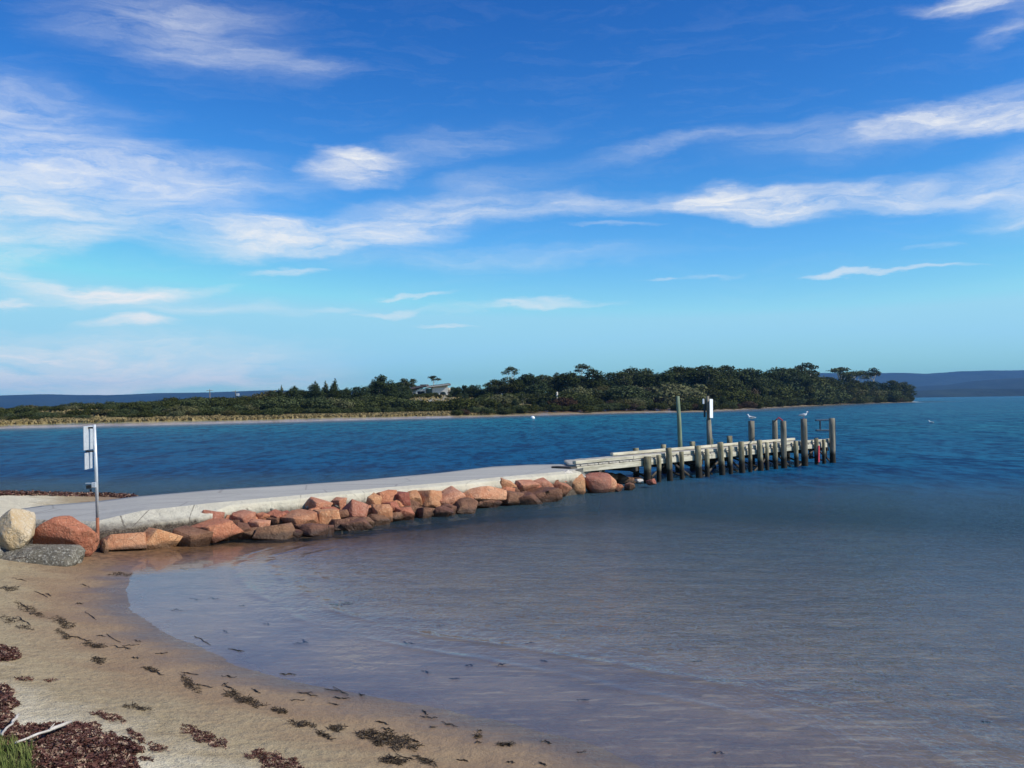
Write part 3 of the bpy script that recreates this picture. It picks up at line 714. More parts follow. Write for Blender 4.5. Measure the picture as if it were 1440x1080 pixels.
for u_ in np.linspace(1.2, LEN-.6, 9):
    mb = MB(); mb.box((u_, WJ/2, zt(u_)-.47), (.16, WJ+.1, .16), None, 0, .01); mb.build('bearer', M['dark_wood'], jet)
for k, u_ in enumerate(np.linspace(4.5, LEN-.5, 8)):
    mb = MB(); mb.tube([(u_-.7, .12, .62), (u_+.7, .12, -.1)] if k % 2 else [(u_+.7, .14, .62), (u_-.7, .14, -.1)], .045, 6); mb.build('brace', M['dark_wood'], jet)
    mb = MB(); mb.tube([(u_, .1, .05), (u_, WJ-.1, .6)], .045, 6); mb.build('brace', M['dark_wood'], jet)
# dark sill block where the beams meet the concrete
mb = MB(); mb.box((-.22, .35, .70), (.34, .9, .22), None, 0, .02); mb.build('sill_block', M['dark_wood'], jet)
# earth and dark rubble at the shore end beneath the deck
# red fender strip and strap
u = ju(1152, -.3); mb = MB(); mb.box((u, -.27, .48), (.11,.05,.75), Matrix.Rotation(.06, 3, 'Y'), 0, .01); mb.build('fender', M['red_paint'], jet)
u = ju(1096, 1.0); mb = MB()
u1_, u2_ = ju(1092, WJ+.14), ju(1101, -.18); za, zb = jz(u1_, WJ+.14, 1092, 592)+.05, jz(u2_, -.18, 1101, 593)+.05
mb.tube([(u1_, WJ+.14, za), ((u1_+u2_)/2, WJ/2, (za+zb)/2+.12), (u2_, -.18, zb)], .03, 8); mb.build('strap', M['red_paint'], jet, None, True)
# ladder handrail at the seaward end
v = WJ*.55; y_ = None
def JP(px, py, v):
    u = ju(px, v); return (u, v, jz(u, v, px, py))
mb = MB()
for a_, b_ in (((1148,591),(1171,590)),((1148,605),(1171,605)),((1154,591),(1154,606)),((1171,588),(1171,622)),((1174.5,590),(1174.5,625)),((1171,590),(1174.5,590))):
    mb.tube([JP(a_[0], a_[1], v), JP(b_[0], b_[1], v)], .042, 8)
mb.build('handrail', M['bluemetal'], jet)

# tall poles standing against the jetty: things of their own
def jworld(u, v, z): return np.array([A[0]+dirv[0]*u+nrm[0]*v, A[1]+dirv[1]*u+nrm[1]*v, z])
u = ju(955.5, WJ+.25); w0 = jworld(u, WJ+.25, -.9); tp = PD(953, 557, w0[1])
mb = MB(); mb.tube([w0, tuple(PD(956.5, 630, w0[1])), tuple(PD(955, 590, w0[1])), tp], [.10,.095,.085,.07], 12, .05, 3)
tag(mb.build('mooring_pole', M['green_wood'], None, (w0[0], w0[1], 0), True), 'tall slim greenish timber pole rising behind the jetty, without any board', 'pole')
u = ju(998, WJ+.25); w0 = jworld(u, WJ+.25, 0); D = w0[1]
sg = tag(empty('sign_pole', (w0[0], D, 0)), 'tall dark timber pole carrying white boards above the jetty', 'sign pole')
o0 = (w0[0], D, 0)
mb = MB(); mb.tube([(w0[0], D, -.9), PD(998, 620, D), PD(996.5, 590, D)], [.14,.125,.10], 12, .06, 5); mb.tube([PD(996.5, 591, D), PD(995, 557, D)], [.075,.065], 12)
mb.build('pole', M['grey_wood'], sg, o0, True).location = (0,0,0)
s = D/F
c = np.array(PD(998.4, 574.5, D)); mb = MB(); mb.box((0,0,0), (.36,.02,26.5*s), bev=.004)
bo = mb.build('sign_board', M['white_paint'], sg); bo.location = tuple(c-np.array(o0)+np.array([.03,-.12,0])); bo.rotation_euler = (0, R(1.2), R(58))
c = np.array(PD(990.5, 574, D)); mb = MB(); mb.box((0,0,0), (.12,.02,25*s), bev=.004)
bo = mb.build('sign_board', M['black'], sg); bo.location = tuple(c-np.array(o0)+np.array([0,-.05,0])); bo.rotation_euler = (0, R(1.2), R(-62))
c = np.array(PD(988.3, 564.5, D)); mb = MB(); mb.box((0,0,0), (.07,.08,7*s), bev=.01)
bo = mb.build('lamp', M['white_paint'], sg); bo.location = tuple(c-np.array(o0)+np.array([0,-.12,0]))
c = np.array(PD(998.5, 622, D)); mb = MB(); mb.box(c, (.24,.2,.32), bev=.02); mb.build('meter_box', M['green_wood'], sg, o0).location = (0,0,0)

# ------------------------------------------------------------------ gulls
def loft(secs, n=12):
    mb = MB(); pts = [Vector(s[0]) for s in secs]
    for i, (c, ry, rz) in enumerate(secs):
        t = (pts[min(i+1, len(pts)-1)]-pts[max(i-1, 0)]).normalized()
        side = Vector((0,1,0)); up = side.cross(t)*-1
        for k in range(n):
            a = 2*math.pi*k/n; mb.v.append(tuple(Vector(c)+side*math.cos(a)*ry+up*math.sin(a)*rz))
    for i in range(len(secs)-1):
        for k in range(n): q = i*n; mb.f.append((q+k, q+(k+1) % n, q+n+(k+1) % n, q+n+k))
    mb.f.append(tuple(reversed(range(n)))); mb.f.append(tuple((len(secs)-1)*n+k for k in range(n)))
    return mb
def gull(loc, rz, label, scale=1.0, floating=False):
    g = empty('gull', loc, (0, 0, rz)); g.scale = (scale,)*3
    tag(g, label, 'gull')
    h = .10 if not floating else -.02
    secs = [((-.20,0,h+.035), .008, .004), ((-.15,0,h+.045), .022, .012), ((-.09,0,h+.055), .045, .04), ((-.02,0,h+.06), .06, .056), ((.05,0,h+.07), .055, .06), ((.095,0,h+.10), .038, .042),
            ((.115,0,h+.145), .026, .027), ((.125,0,h+.175), .030, .030), ((.145,0,h+.195), .030, .028), ((.17,0,h+.195), .017, .017), ((.18,0,h+.193), .006, .006)]
    loft(secs).build('body', M['feather_white'], g, None, True)
    for sd in (-1, 1):
        w = loft([((-.24,sd*.015,h+.06), .004, .004), ((-.15,sd*.04,h+.065), .01, .022), ((-.05,sd*.056,h+.075), .012, .036), ((.03,sd*.055,h+.08), .01, .03), ((.06,sd*.046,h+.08), .004, .01)], 8)
        w.build('wing', M['feather_grey'], g, None, True)
        if not floating:
            mb = MB(); mb.tube([(.0,sd*.022,h+.02), (.005,sd*.022,0)], .005, 6); mb.tube([(.0,sd*.022,.004), (.04,sd*.024,.004)], .006, 6); mb.build('leg', M['beak'], g)
    mb = MB(); mb.tube([(.172,0,h+.193), (.20,0,h+.19), (.215,0,h+.182)], [.010,.008,.002], 6); mb.build('beak', M['beak'], g)
    for sd in (-1, 1):
        mb = MB(); mb.tube([(.155,sd*.024,h+.20), (.155,sd*.03,h+.20)], .004, 6); mb.build('eye', M['black'], g)
    return g
u, z1 = bk[1057][1:]; gull(tuple(jworld(u, WJ+.14, z1)), R(170), 'white gull hunched on the lone tall pile in the middle of the jetty', 1.0)
u = ju(1131, -.18); z1 = jz(u, -.18, 1131, 589); gull(tuple(jworld(u, -.18, z1)), R(-12), 'white gull standing upright on the tall pile nearest the jetty end', 1.05)
w_ = P(1309, 594.5, 0); gull((w_[0], w_[1], 0), R(160), 'white gull floating far out on the open water right of the jetty', 1.5, True)
# mooring buoy
w_ = P(749, 588.5, 0); by = tag(empty('buoy', (w_[0], w_[1], 0)), 'small white mooring buoy floating off the far shore', 'buoy')
mb = MB(); mb.tube([(0,0,-.35),(0,0,-.25),(0,0,0),(0,0,.25),(0,0,.42),(0,0,.48)], [.12,.30,.42,.38,.2,.06], 16); mb.build('float', M['white_paint'], by, None, True)
mb = MB(); mb.tube([(0,0,.46),(0,0,.62)], .05, 8); mb.build('ring', M['black'], by)

# ------------------------------------------------------------------ seaweed, driftwood, grass
def wrack_mat(name, cols):
    m, n, out = newmat(name); p = n.pos()
    v = n.new('ShaderNodeTexVoronoi'); n.put(v, 'Vector', p); n.put(v, 'Scale', 28.0)
    s_ = n.sep(v.outputs['Color'])
    c = n.mix(n.mapr(s_[0], .1, .8), cols[0], cols[1]); c = n.mix(n.mapr(s_[1], .80, .9), c, cols[2])
    principled(n, out, c, .6, None, .3); return m
M['wrack'] = wrack_mat('red_brown_wrack', ((.045,.016,.012), (.12,.048,.034), (.36,.25,.17)))
M['kelp'] = wrack_mat('dark_kelp', ((.018,.012,.008), (.045,.030,.016), (.09,.06,.03)))
def inpoly(pt, poly):
    x, y = pt; c = False
    for i in range(len(poly)):
        x1, y1 = poly[i]; x2, y2 = poly[(i+1) % len(poly)]
        if (y1 > y) != (y2 > y) and x < (x2-x1)*(y-y1)/(y2-y1)+x1: c = not c
    return c
def gridground(pxs, pys):
    """ground points for arrays of pixels"""
    pxs = np.array(pxs, float); pys = np.array(pys, float)
    d = RMN @ np.stack([(pxs-CX)/F, -(pys-CY)/F, -np.ones_like(pxs)])
    z = np.full(pxs.shape, .3)
    for _ in range(12):
        t = (z-H)/d[2]; zn = fields(d[0]*t, d[1]*t)[0]; z = .5*z+.5*zn
    t = (z-H)/d[2]; return np.stack([d[0]*t, d[1]*t, fields(d[0]*t, d[1]*t)[0]], -1)
def flakes(name, pix, mat, size=(.012,.035), lift=.03, thick=None, wd=.3):
    g = gridground([p[0] for p in pix], [p[1] for p in pix]); n_ = len(g)
    r = np.random.default_rng(len(pix)+int(pix[0][0]))
    th = np.full(n_, lift) if thick is None else thick
    c = g+np.stack([np.zeros(n_), np.zeros(n_), r.uniform(.004, 1, n_)*th], -1)
    a = r.normal(size=(n_,3)); a[:, 2] *= .45; a /= np.linalg.norm(a, axis=1)[:, None]
    b_ = np.cross(a, r.normal(size=(n_,3))); b_ /= np.linalg.norm(b_, axis=1)[:, None]
    L_ = r.uniform(*size, n_)[:, None]
    V = np.stack([c-a*L_-b_*L_*wd*.8, c+a*L_*.9-b_*L_*wd, c+a*L_+b_*L_*wd*.8, c-a*L_*.8+b_*L_*wd], 1).reshape(-1, 3)
    org = g.mean(0); Fq = np.arange(n_*4).reshape(n_, 4)
    me = fast_mesh(name, V-org, Fq); return link(name, me, mat, None, tuple(org))
def poly_points(poly, n_):
    x0, x1 = min(p[0] for p in poly), max(p[0] for p in poly); y0, y1 = min(p[1] for p in poly), max(p[1] for p in poly); o = []
    while len(o) < n_:
        p = (random.uniform(x0, x1), random.uniform(y0, y1))
        q = (p[0]+6*mnoise.noise(Vector((p[0]*.08, p[1]*.1, 0))), p[1]+4*mnoise.noise(Vector((p[0]*.08, p[1]*.1, 5))))
        if inpoly(q, poly): o.append(p)
    return o
def ell_points(cx, cy, rx, ry, ang, n_):
    o = []; a = R(ang)
    for _ in range(n_):
        t = random.uniform(0, 2*math.pi); q = random.random()**.6
        k = 1+.5*mnoise.noise(Vector((math.cos(t)*2+cx, math.sin(t)*2+cy, 0)))
        x, y = rx*q*k*math.cos(t), ry*q*k*math.sin(t); y += .25*ry*math.sin(x*.25+cx)
        o.append((cx+x*math.cos(a)-y*math.sin(a), cy+x*math.sin(a)+y*math.cos(a)))
    return o
heap = [(14,1022),(60,1018),(135,1019),(143,1033),(178,1044),(202,1056),(186,1068),(205,1090),(150,1110),(0,1110),(-30,1060)]
def thick_of(pts, poly, mx):
    poly = np.array(poly); c = poly.mean(0); q = np.array(pts); d_ = np.linalg.norm((q-c)/np.ptp(poly, axis=0)*2, axis=1)
    return mx*np.clip(1.1-d_, .15, 1)
pts = poly_points(heap, 26000)
tag(flakes('seaweed_heap', pts, M['wrack'], (.008,.024), .07, thick_of(pts, heap, .09)), 'largest heap of red brown dried seaweed with a pale stick lying on it', 'seaweed')
h2 = [(-30,962),(2,964),(20,970),(17,980),(29,992),(9,1003),(22,1012),(24,1022),(-10,1030),(-30,1040)]
pts = poly_points(h2, 8000); tag(flakes('seaweed_heap', pts, M['wrack'], (.008,.024), .05, thick_of(pts, h2, .07)), 'ragged red brown seaweed heap at the left edge above the largest heap', 'seaweed')
h3 = [(-30,908),(2,910),(22,915),(29,923),(22,930),(-30,932)]
pts = poly_points(h3, 4000); tag(flakes('seaweed_heap', pts, M['wrack'], (.008,.024), .05), 'small rounded dark seaweed mound at the left edge, on the pale sand', 'seaweed')
PATCH = [ # cx, cy, rx, ry, ang, n, mat, label
 (152,1008,26,5,14,700,'wrack','thin red seaweed streak above the largest heap'),
 (192,1036,15,5,38,420,'wrack','short seaweed streak slanting beside the tip of the largest heap'),
 (222,1052,14,6,12,260,'wrack','sparse sprinkle of red seaweed right of the largest heap'),
 (286,1037,34,8,24,1500,'wrack','dense red seaweed lens on dry sand in the lower left, alone'),
 (388,1071,40,11,16,1900,'wrack','red seaweed patch touching the bottom edge of the picture'),
 (342,984,30,6,20,800,'kelp','dark kelp streak on wet sand above the dense red lens'),
 (392,1000,12,4,15,260,'kelp','short dark weed scrap right of the dark kelp streak'),
 (266,962,20,6,42,380,'kelp','curly dark kelp strand slanting across the wet sand'),
 (210,941,12,3,15,180,'kelp','thin dark weed strand left of the curly kelp strand'),
 (133,908,18,3.5,8,320,'kelp','flat dark weed strip on the upper brown sand'),
 (139,929,10,5,0,260,'kelp','round dark weed tuft just below the flat weed strip'),
 (42,858,22,5,24,480,'kelp','brown weed streak left of the beach bend'),
 (88,876,18,6,26,480,'kelp','broad brown weed patch at the beach bend'),
 (14,828,15,4,0,240,'kelp','weed tuft on sand below the speckled boulder'),
 (14,872,16,5,10,240,'kelp','weed scatter at the left edge under the brown streak'),
 (36,883,14,3,10,150,'kelp','thin weed line under the brown weed streak'),
 (88,892,14,4,25,260,'kelp','small weed trail below the broad brown patch'),
 (545,1041,46,11,12,1700,'kelp','largest dark green kelp clump on wet sand at the bottom'),
 (473,1024,12,5,5,280,'kelp','dark kelp tuft left of the largest kelp clump'),
 (424,1019,20,4,8,260,'kelp','faint dark weed line left of the kelp tuft'),
 (552,1070,20,5,5,400,'kelp','dark kelp strand under the largest kelp clump'),
 (600,1071,16,4,25,260,'kelp','curved dark kelp strand at the bottom edge'),
 (455,1034,14,3,30,160,'kelp','thin slanting kelp strand below the faint weed line'),
 (712,1047,14,2.5,2,150,'kelp','straight dark weed strip on the sand near the waterline'),
 (672,1036,5,3,10,80,'kelp','tiny dark weed dot left of the straight strip'),
 (38,1100,0.1,.1,0,4,'kelp',None),
 (480,850,18,2.5,0,160,'kelp','dark weed strand lying in the shallow water'),
 (168,808,18,2.5,0,240,'kelp','dark weed strand on wet sand below the signpost'),
 (35,955,14,3,6,200,'wrack','pale red seaweed wisp below the small rounded mound'),
 (72,957,10,2.5,4,100,'wrack','faint seaweed wisp on the dry sand right of the pale red wisp'),
 (195,996,22,3,8,200,'kelp','light dark weed line on dry sand above the thin red streak'),
 (205,1068,10,3,10,140,'wrack','faint red seaweed scatter by the heap foot'),
]
for cx, cy, rx, ry, ang, n_, mt, lab in PATCH:
    if lab is None: continue
    tag(flakes('seaweed_patch', ell_points(cx, cy, rx, ry, ang, n_ if mt == 'wrack' else int(n_*.6)), M[mt], (.004,.016) if mt == 'wrack' else (.010,.042), .012, None, .3 if mt == 'wrack' else .09), lab, 'seaweed', 'seaweed patches on the beach')
def strand(px, py, L_, ang):
    pts = []; a = R(ang); k0 = random.uniform(0, 99)
    for i in range(9):
        t = i/8-.5; pts.append((px+L_*t*math.cos(a)+2*mnoise.noise(Vector((k0, i*.5, 0))), py+L_*t*math.sin(a)*.8+2.2*mnoise.noise(Vector((k0, i*.5, 7)))))
    g = gridground([p[0] for p in pts], [p[1] for p in pts]); g[:, 2] += .008
    mb = MB(); mb.tube([tuple(q) for q in g], [.0015+.0045*math.sin(math.pi*(i+.5)/9)*random.uniform(.3,1.6) for i in range(9)], 5)
    o = mb.build('seaweed_strand', M['kelp'], None, tuple(g[4]))
    tag(o, 'thin dark strand of seaweed scattered alone on the sand or in the shallows', 'seaweed', 'loose seaweed strands on the beach')
for k in range(60):
    t = random.random(); px = 5+t*820; base_y = np.interp(px, [0,100,200,330,450,600,820], [835,860,905,950,985,1015,1060])
    py = base_y+random.gauss(8, 24)
    if py > 1078 or py < 800: continue
    strand(px, py, random.uniform(8, 30), random.gauss(16, 14))
for px, py in [(260,800),(340,852),(375,878),(420,905),(300,842),(575,905),(620,880),(660,936),(705,935),(765,930),(820,985),(745,905),(640,955),(600,945),(980,930),(1385,1016),(705,850),(1010,1060),(275,843),(250,858)]:
    strand(px, py, random.uniform(8, 20), random.gauss(4, 8))
wl_pts = []
for k in range(9000):
    px = random.uniform(-30, 196); yb = float(np.interp(px, [-30,0,60,150,196],[694,694,694.3,696,699.5]))
    wl_pts.append((px, yb+.4+abs(random.gauss(0, .9))+.5*mnoise.noise(Vector((px*.12,0,0)))))
tag(flakes('seaweed_line', wl_pts, M['wrack'], (.03,.09), .07), 'long dark seaweed line along the waterline beyond the causeway on the left', 'seaweed')
# driftwood
def stick(pxa, pxb, ra, rb, label):
    a, b_ = ground(*pxa), ground(*pxb); a[2] += .10; b_[2] += .09
    mb = MB(); pts = []; rad = []
    for i in range(14):
        t = i/13; p = a*(1-t)+b_*t; p = p+np.array([.035*mnoise.noise(Vector((t*4, 0, ra*99))), .025*mnoise.noise(Vector((t*4, 5, ra*99))), .01*mnoise.noise(Vector((t*3, 9, 0)))])
        pts.append(tuple(p)); rad.append((ra*(1-t)+rb*t)*(1+.25*mnoise.noise(Vector((t*6, 2, ra*50)))))
    mb.tube(pts, rad, 10, .25, ra*77)
    k = len(pts)//2; q = Vector(pts[k]); mb.tube([q, q+Vector((.02,.03,.03)), q+Vector((.03,.05,.045))], [rad[k]*.5, rad[k]*.4, .002], 6)
    tag(mb.build('driftwood_stick', M['driftwood'], None, pts[0], True), label, 'driftwood')
stick((22,1064), (101,1030), .008, .014, 'bleached pale driftwood stick lying on the largest seaweed heap')
stick((3,1052), (27,1020), .008, .012, 'short grey driftwood branch standing out of the weed at the left edge')
# grass tuft in the corner
V = []; Fg = []; N = 2600
gp = gridground(rng.uniform(-60, 46, N), rng.uniform(1052, 1150, N))
keep = 0
for i in range(N):
    g = gp[i]; h = rng.uniform(.05, .16); a = rng.uniform(0, 6.28); w = rng.uniform(.0025, .005); ln = rng.uniform(.02, .09)
    dx, dy = math.cos(a), math.sin(a); sx, sy_ = -dy*w, dx*w; b_ = len(V)
    for t, ww in ((0,1), (.4,.9), (.75,.6), (1,.05)):
        cx, cy, cz = g[0]+dx*ln*t*t, g[1]+dy*ln*t*t, g[2]+h*t-(ln*.3)*t*t
        V += [(cx-sx*ww, cy-sy_*ww, cz), (cx+sx*ww, cy+sy_*ww, cz)]
    for k in range(3): q = b_+k*2; Fg.append((q, q+1, q+3, q+2))
M['blade'] = leaf_mat('grass_blades', (.06,.12,.02), (.20,.22,.075), .1)
me = fast_mesh('beach_grass', V, Fg); tag(link('beach_grass', me, M['blade']), 'bright green grass growing in the lower left corner', 'grass', kind='stuff')

# ------------------------------------------------------------------ vegetation of the far headland
def leafcloud(blobs, per, size, r, flat=1.0):
    """blobs: (cx,cy,cz,rx,ry,rz); leaf quads spread through each lumpy blob, denser towards its shell"""
    Vs = []
    for (cx, cy, cz, rx, ry, rz) in blobs:
        n_ = int(per*max(.3, (rx*ry+rx*rz)/2))
        d_ = r.normal(size=(n_,3)); d_ /= np.linalg.norm(d_, axis=1)[:, None]
        q = r.uniform(.35, 1.0, n_)**.5
        ph = r.uniform(0, 6, 3)
        lump = 1+.28*np.sin(d_[:,0]*4+ph[0])*np.cos(d_[:,1]*4+ph[1])+.18*np.sin(d_[:,2]*6+ph[2]+d_[:,0]*5)
        c = d_*(q*lump)[:, None]*np.array([rx, ry, rz])+np.array([cx, cy, cz])
        a = r.normal(size=(n_,3)); a /= np.linalg.norm(a, axis=1)[:, None]
        nn = d_+.7*r.normal(size=(n_,3)); a = np.cross(nn, a); a /= np.linalg.norm(a, axis=1)[:, None]+1e-9
        b_ = np.cross(nn, a); b_ /= np.linalg.norm(b_, axis=1)[:, None]+1e-9
        L_ = (size*r.uniform(.6, 1.3, n_))[:, None]
        Vs.append(np.stack([c-a*L_, c+b_*L_*.6, c+a*L_, c-b_*L_*.6], 1).reshape(-1, 3))
    V = np.concatenate(Vs); return V, np.arange(len(V)).reshape(-1, 4)
def make_tree(kind, seed, leafmat, barkmat):
    r = np.random.default_rng(seed); blobs = []; mb = MB()
    Ht = 10.0
    if kind == 'gum':      # broad eucalypt, clumpy crown, forked trunk
        k = 11
        for i in range(k):
            a = r.uniform(0, 6.28); rad = r.uniform(.5, 3.3); z = r.uniform(4.2, 9.0)-rad*.35
            s = r.uniform(1.0, 1.9); blobs.append((math.cos(a)*rad, math.sin(a)*rad, z, s*1.25, s*1.25, s*.75))
        blobs.append((r.uniform(-.8,.8), 0, 9.0, 1.7, 1.7, .9))
    elif kind == 'round':
        for i in range(12):
            a = r.uniform(0, 6.28); rad = r.uniform(0, 3.0); z = r.uniform(1.6, 8.4-rad*.7)
            s = r.uniform(1.3, 2.2); blobs.append((math.cos(a)*rad, math.sin(a)*rad, z, s*1.2, s*1.2, s))
        blobs.append((0,0,8.3,1.7,1.7,1.4)); blobs.append((0,0,2.2,3.2,3.2,2.0))
    elif kind == 'cone':
        for i in range(12):
            t = i/11; z = 1.0+8.0*t; wd = 2.4*(1-t)**.8+.35
            a = r.uniform(0, 6.28); off = wd*.35
            blobs.append((math.cos(a)*off, math.sin(a)*off, z, wd, wd, .95))
    elif kind == 'umbrella':
        for i in range(5):
            a = i*1.256+r.uniform(-.4,.4); rad = r.uniform(1.4, 3.2); z = r.uniform(7.6, 9.3)
            blobs.append((math.cos(a)*rad, math.sin(a)*rad*.8, z, r.uniform(1.2,1.9), r.uniform(1.0,1.6), r.uniform(.5,.85)))
        blobs.append((.3,0,9.5,1.6,1.4,.65))
    elif kind == 'shrub':
        for i in range(9):
            a = r.uniform(0, 6.28); rad = r.uniform(0, 5.2); s = r.uniform(2.2, 3.6)
            blobs.append((math.cos(a)*rad, math.sin(a)*rad, r.uniform(2.0, 6.6-rad*.55), s*1.25, s*1.2, s*.85))
    # trunk and limbs
    th = {'gum':5.2,'round':4.5,'cone':8.8,'umbrella':6.4,'shrub':2.5}[kind]; tr = {'gum':.26,'round':.24,'cone':.2,'umbrella':.19,'shrub':.2}[kind]
    lean = r.uniform(-.5, .5, 2)
    tp = Vector((lean[0], lean[1], th))
    mb.tube([(0,0,-.8), (lean[0]*.2, lean[1]*.2, th*.3), (lean[0]*.6, lean[1]*.7, th*.65), tp], [tr*1.3, tr, tr*.85, tr*.65], 8, .1, seed)
    for bl in blobs[::1 if kind in ('umbrella', 'gum') else 3]:
        e = Vector(bl[:3]); st = Vector((lean[0]*.6, lean[1]*.7, th*.62)) if r.random() < .4 else tp
        md = (st+e)/2+Vector((r.uniform(-.25,.25), r.uniform(-.25,.25), -.25)); mb.tube([st, md, e], [tr*.55, tr*.4, tr*.15], 6)
    V, Fc = leafcloud(blobs, {'gum':95,'round':80,'cone':110,'umbrella':120,'shrub':42}[kind], {'gum':.26,'round':.27,'cone':.24,'umbrella':.22,'shrub':.42}[kind], r)
    cm = fast_mesh(kind+'_crown', V, Fc); cm.materials.append(M[leafmat])
    tv = np.array(mb.v); tm = bpy.data.meshes.new(kind+'_trunk'); tm.from_pydata(mb.v, [], mb.f); tm.update(); smooth(tm); tm.materials.append(M[barkmat])
    top = V[:, 2].max()
    return cm, tm, float(top)
PROTO = {}
for kd, cnt, lm in (('gum',4,'leaf_gum'),('round',4,'leaf_dark'),('cone',3,'leaf_dark'),('umbrella',4,'leaf_gum'),('shrub',4,'leaf_shrub')):
    PROTO[kd] = [make_tree(kd, 10*len(kd)+i, lm, 'palebark' if (kd == 'umbrella' or (kd == 'gum' and i % 2)) else 'bark') for i in range(cnt)]
for kd, lm, nm in (('shrub','leaf_olive','olive'),('shrub','leaf_brown','brownscrub')):
    PROTO[nm] = [make_tree(kd, 300+i+len(nm), lm, 'bark') for i in range(2)]
NAMES = {'gum':'gum_tree','round':'bushy_tree','cone':'pine_tree','umbrella':'gum_tree','shrub':'shrub','olive':'shrub','brownscrub':'shrub'}
trunks_needed = {'gum','umbrella','cone','round'}
counts = {}
def plant(kind, px, y, ztop=None, h=None, wf=1.0, label='', group=None, ytop=None, var=None):
    x = PD(px, 560, y)[0]; zg = hz(x, y)
    if ytop is not None: h = max(1.0, PD(px, ytop, y)[2]-zg)
    cm, tm, top = PROTO[kind][(var if var is not None else random.randrange(99)) % len(PROTO[kind])]
    s = h/top; o = empty(NAMES[kind], (x, y, zg), (0, 0, random.uniform(0, 6.28)))
    o.scale = (s*wf, s*wf, s)
    c = link('crown', cm, None, o)
    if kind in trunks_needed: link('trunk', tm, None, o)
    tag(o, label, 'shrub' if NAMES[kind] == 'shrub' else 'tree', group)
    counts[kind] = counts.get(kind, 0)+1
    return o
def shore_y(px): # distance of the far shoreline in a column
    return float(np.interp(px, [a for a, _ in far_shore_px], [P(a, b_)[1] for a, b_ in far_shore_px]))
prof = [(-60,573),(0,573),(50,572),(100,569),(150,567),(200,565),(250,561),(290,558),(330,560),(380,556),(395,548),(420,546),(440,546),(470,546),(500,550),(520,536),(540,534),(560,545),(600,546),(620,548),(640,549),(665,545),(690,536),(715,533),(740,530),(780,529),(805,524),(825,522),(850,524),(860,525),(880,519),(900,519),(920,524),(932,527),(950,518),(980,518),(1010,519),(1040,520),(1070,520),(1100,519),(1130,520),(1150,528),(1165,536),(1180,534),(1200,533),(1212,538),(1230,534),(1250,541),(1275,543),(1288,556)]
def prf(px): return float(np.interp(px, [a for a, _ in prof], [b_ for _, b_ in prof]))
# back row: skyline trees of the headland
BELT = 'trees of the dense belt on the far headland'
px = 384.0
while px < 1284:
    if 574 < px < 642:
        plant('round', px, shore_y(px)+random.uniform(115, 130), ytop=random.uniform(541, 546), wf=random.uniform(1.1, 1.5), group='trees behind the house', label='dark tree rising behind the house roof'); px += 9; continue
    sy_ = shore_y(px); y = sy_+random.uniform(48, 75) if px < 1120 else sy_+random.uniform(10, 26)
    k = random.choice(['round','gum','gum','round']) if px > 690 else random.choice(['round','cone','round'])
    plant(k, px, y, ytop=prf(px)+random.choice((-5,-2,-1,0,1,5))+random.uniform(-2, 3), wf=random.uniform(1.15, 1.7), group=BELT, label='dark tree of the skyline row in the dense belt on the far headland')
    px += random.uniform(6.5, 10.5)
# middle rows
for row, (o0_, o1_, f_, stp) in enumerate(((30,46,.36,10),(17,28,.62,11))):
    px = 388.0+row*5
    while px < 1280:
        sy_ = shore_y(px); shy = 575+0*px; wl = float(np.interp(px, [a for a, _ in far_shore_px], [b_ for _, b_ in far_shore_px]))
        if 576 < px < 636 or (845 < px < 915 and row == 1 and random.random() < .5): px += 8; continue
        sc_ = 1 if px < 1120 else .35
        y = sy_+random.uniform(o0_, o1_)*sc_; yt = prf(px)*(1-f_)+wl*f_+random.uniform(-4, 5)
        k = random.choice(['round','gum','shrub','shrub'] if row == 0 else ['shrub','round','shrub'])
        if random.random() < .12: k = 'olive'
        if random.random() < .06: k = 'brownscrub'
        lb = 'dark bushy growth on the middle slope of the far headland' if NAMES[k] == 'shrub' else 'dark tree halfway down the slope of the far headland'
        plant(k, px, y, ytop=yt, wf=random.uniform(.9, 1.3)*(1.25 if NAMES[k] == 'shrub' else 1), group=BELT if NAMES[k] != 'shrub' else 'shrubs on the slope of the far headland', label=lb)
        px += random.uniform(stp*.8, stp*1.3)
# front shrubs along the beach of the headland
px = 640.0
while px < 1286:
    sy_ = shore_y(px); wl = float(np.interp(px, [a for a, _ in far_shore_px], [b_ for _, b_ in far_shore_px])); sc_ = 1 if px < 1100 else .5
    k = random.choice(['shrub']*6+['brownscrub'])
    plant(k, px, sy_+random.uniform(4, 8.5)*sc_, ytop=wl-random.uniform(9, 16)*(1 if px < 1150 else .7), wf=random.uniform(1.1, 1.7), group='shrubs at the waterside foot of the headland', label='low dark shrub at the waterside foot of the far headland')
    px += random.uniform(10, 15)
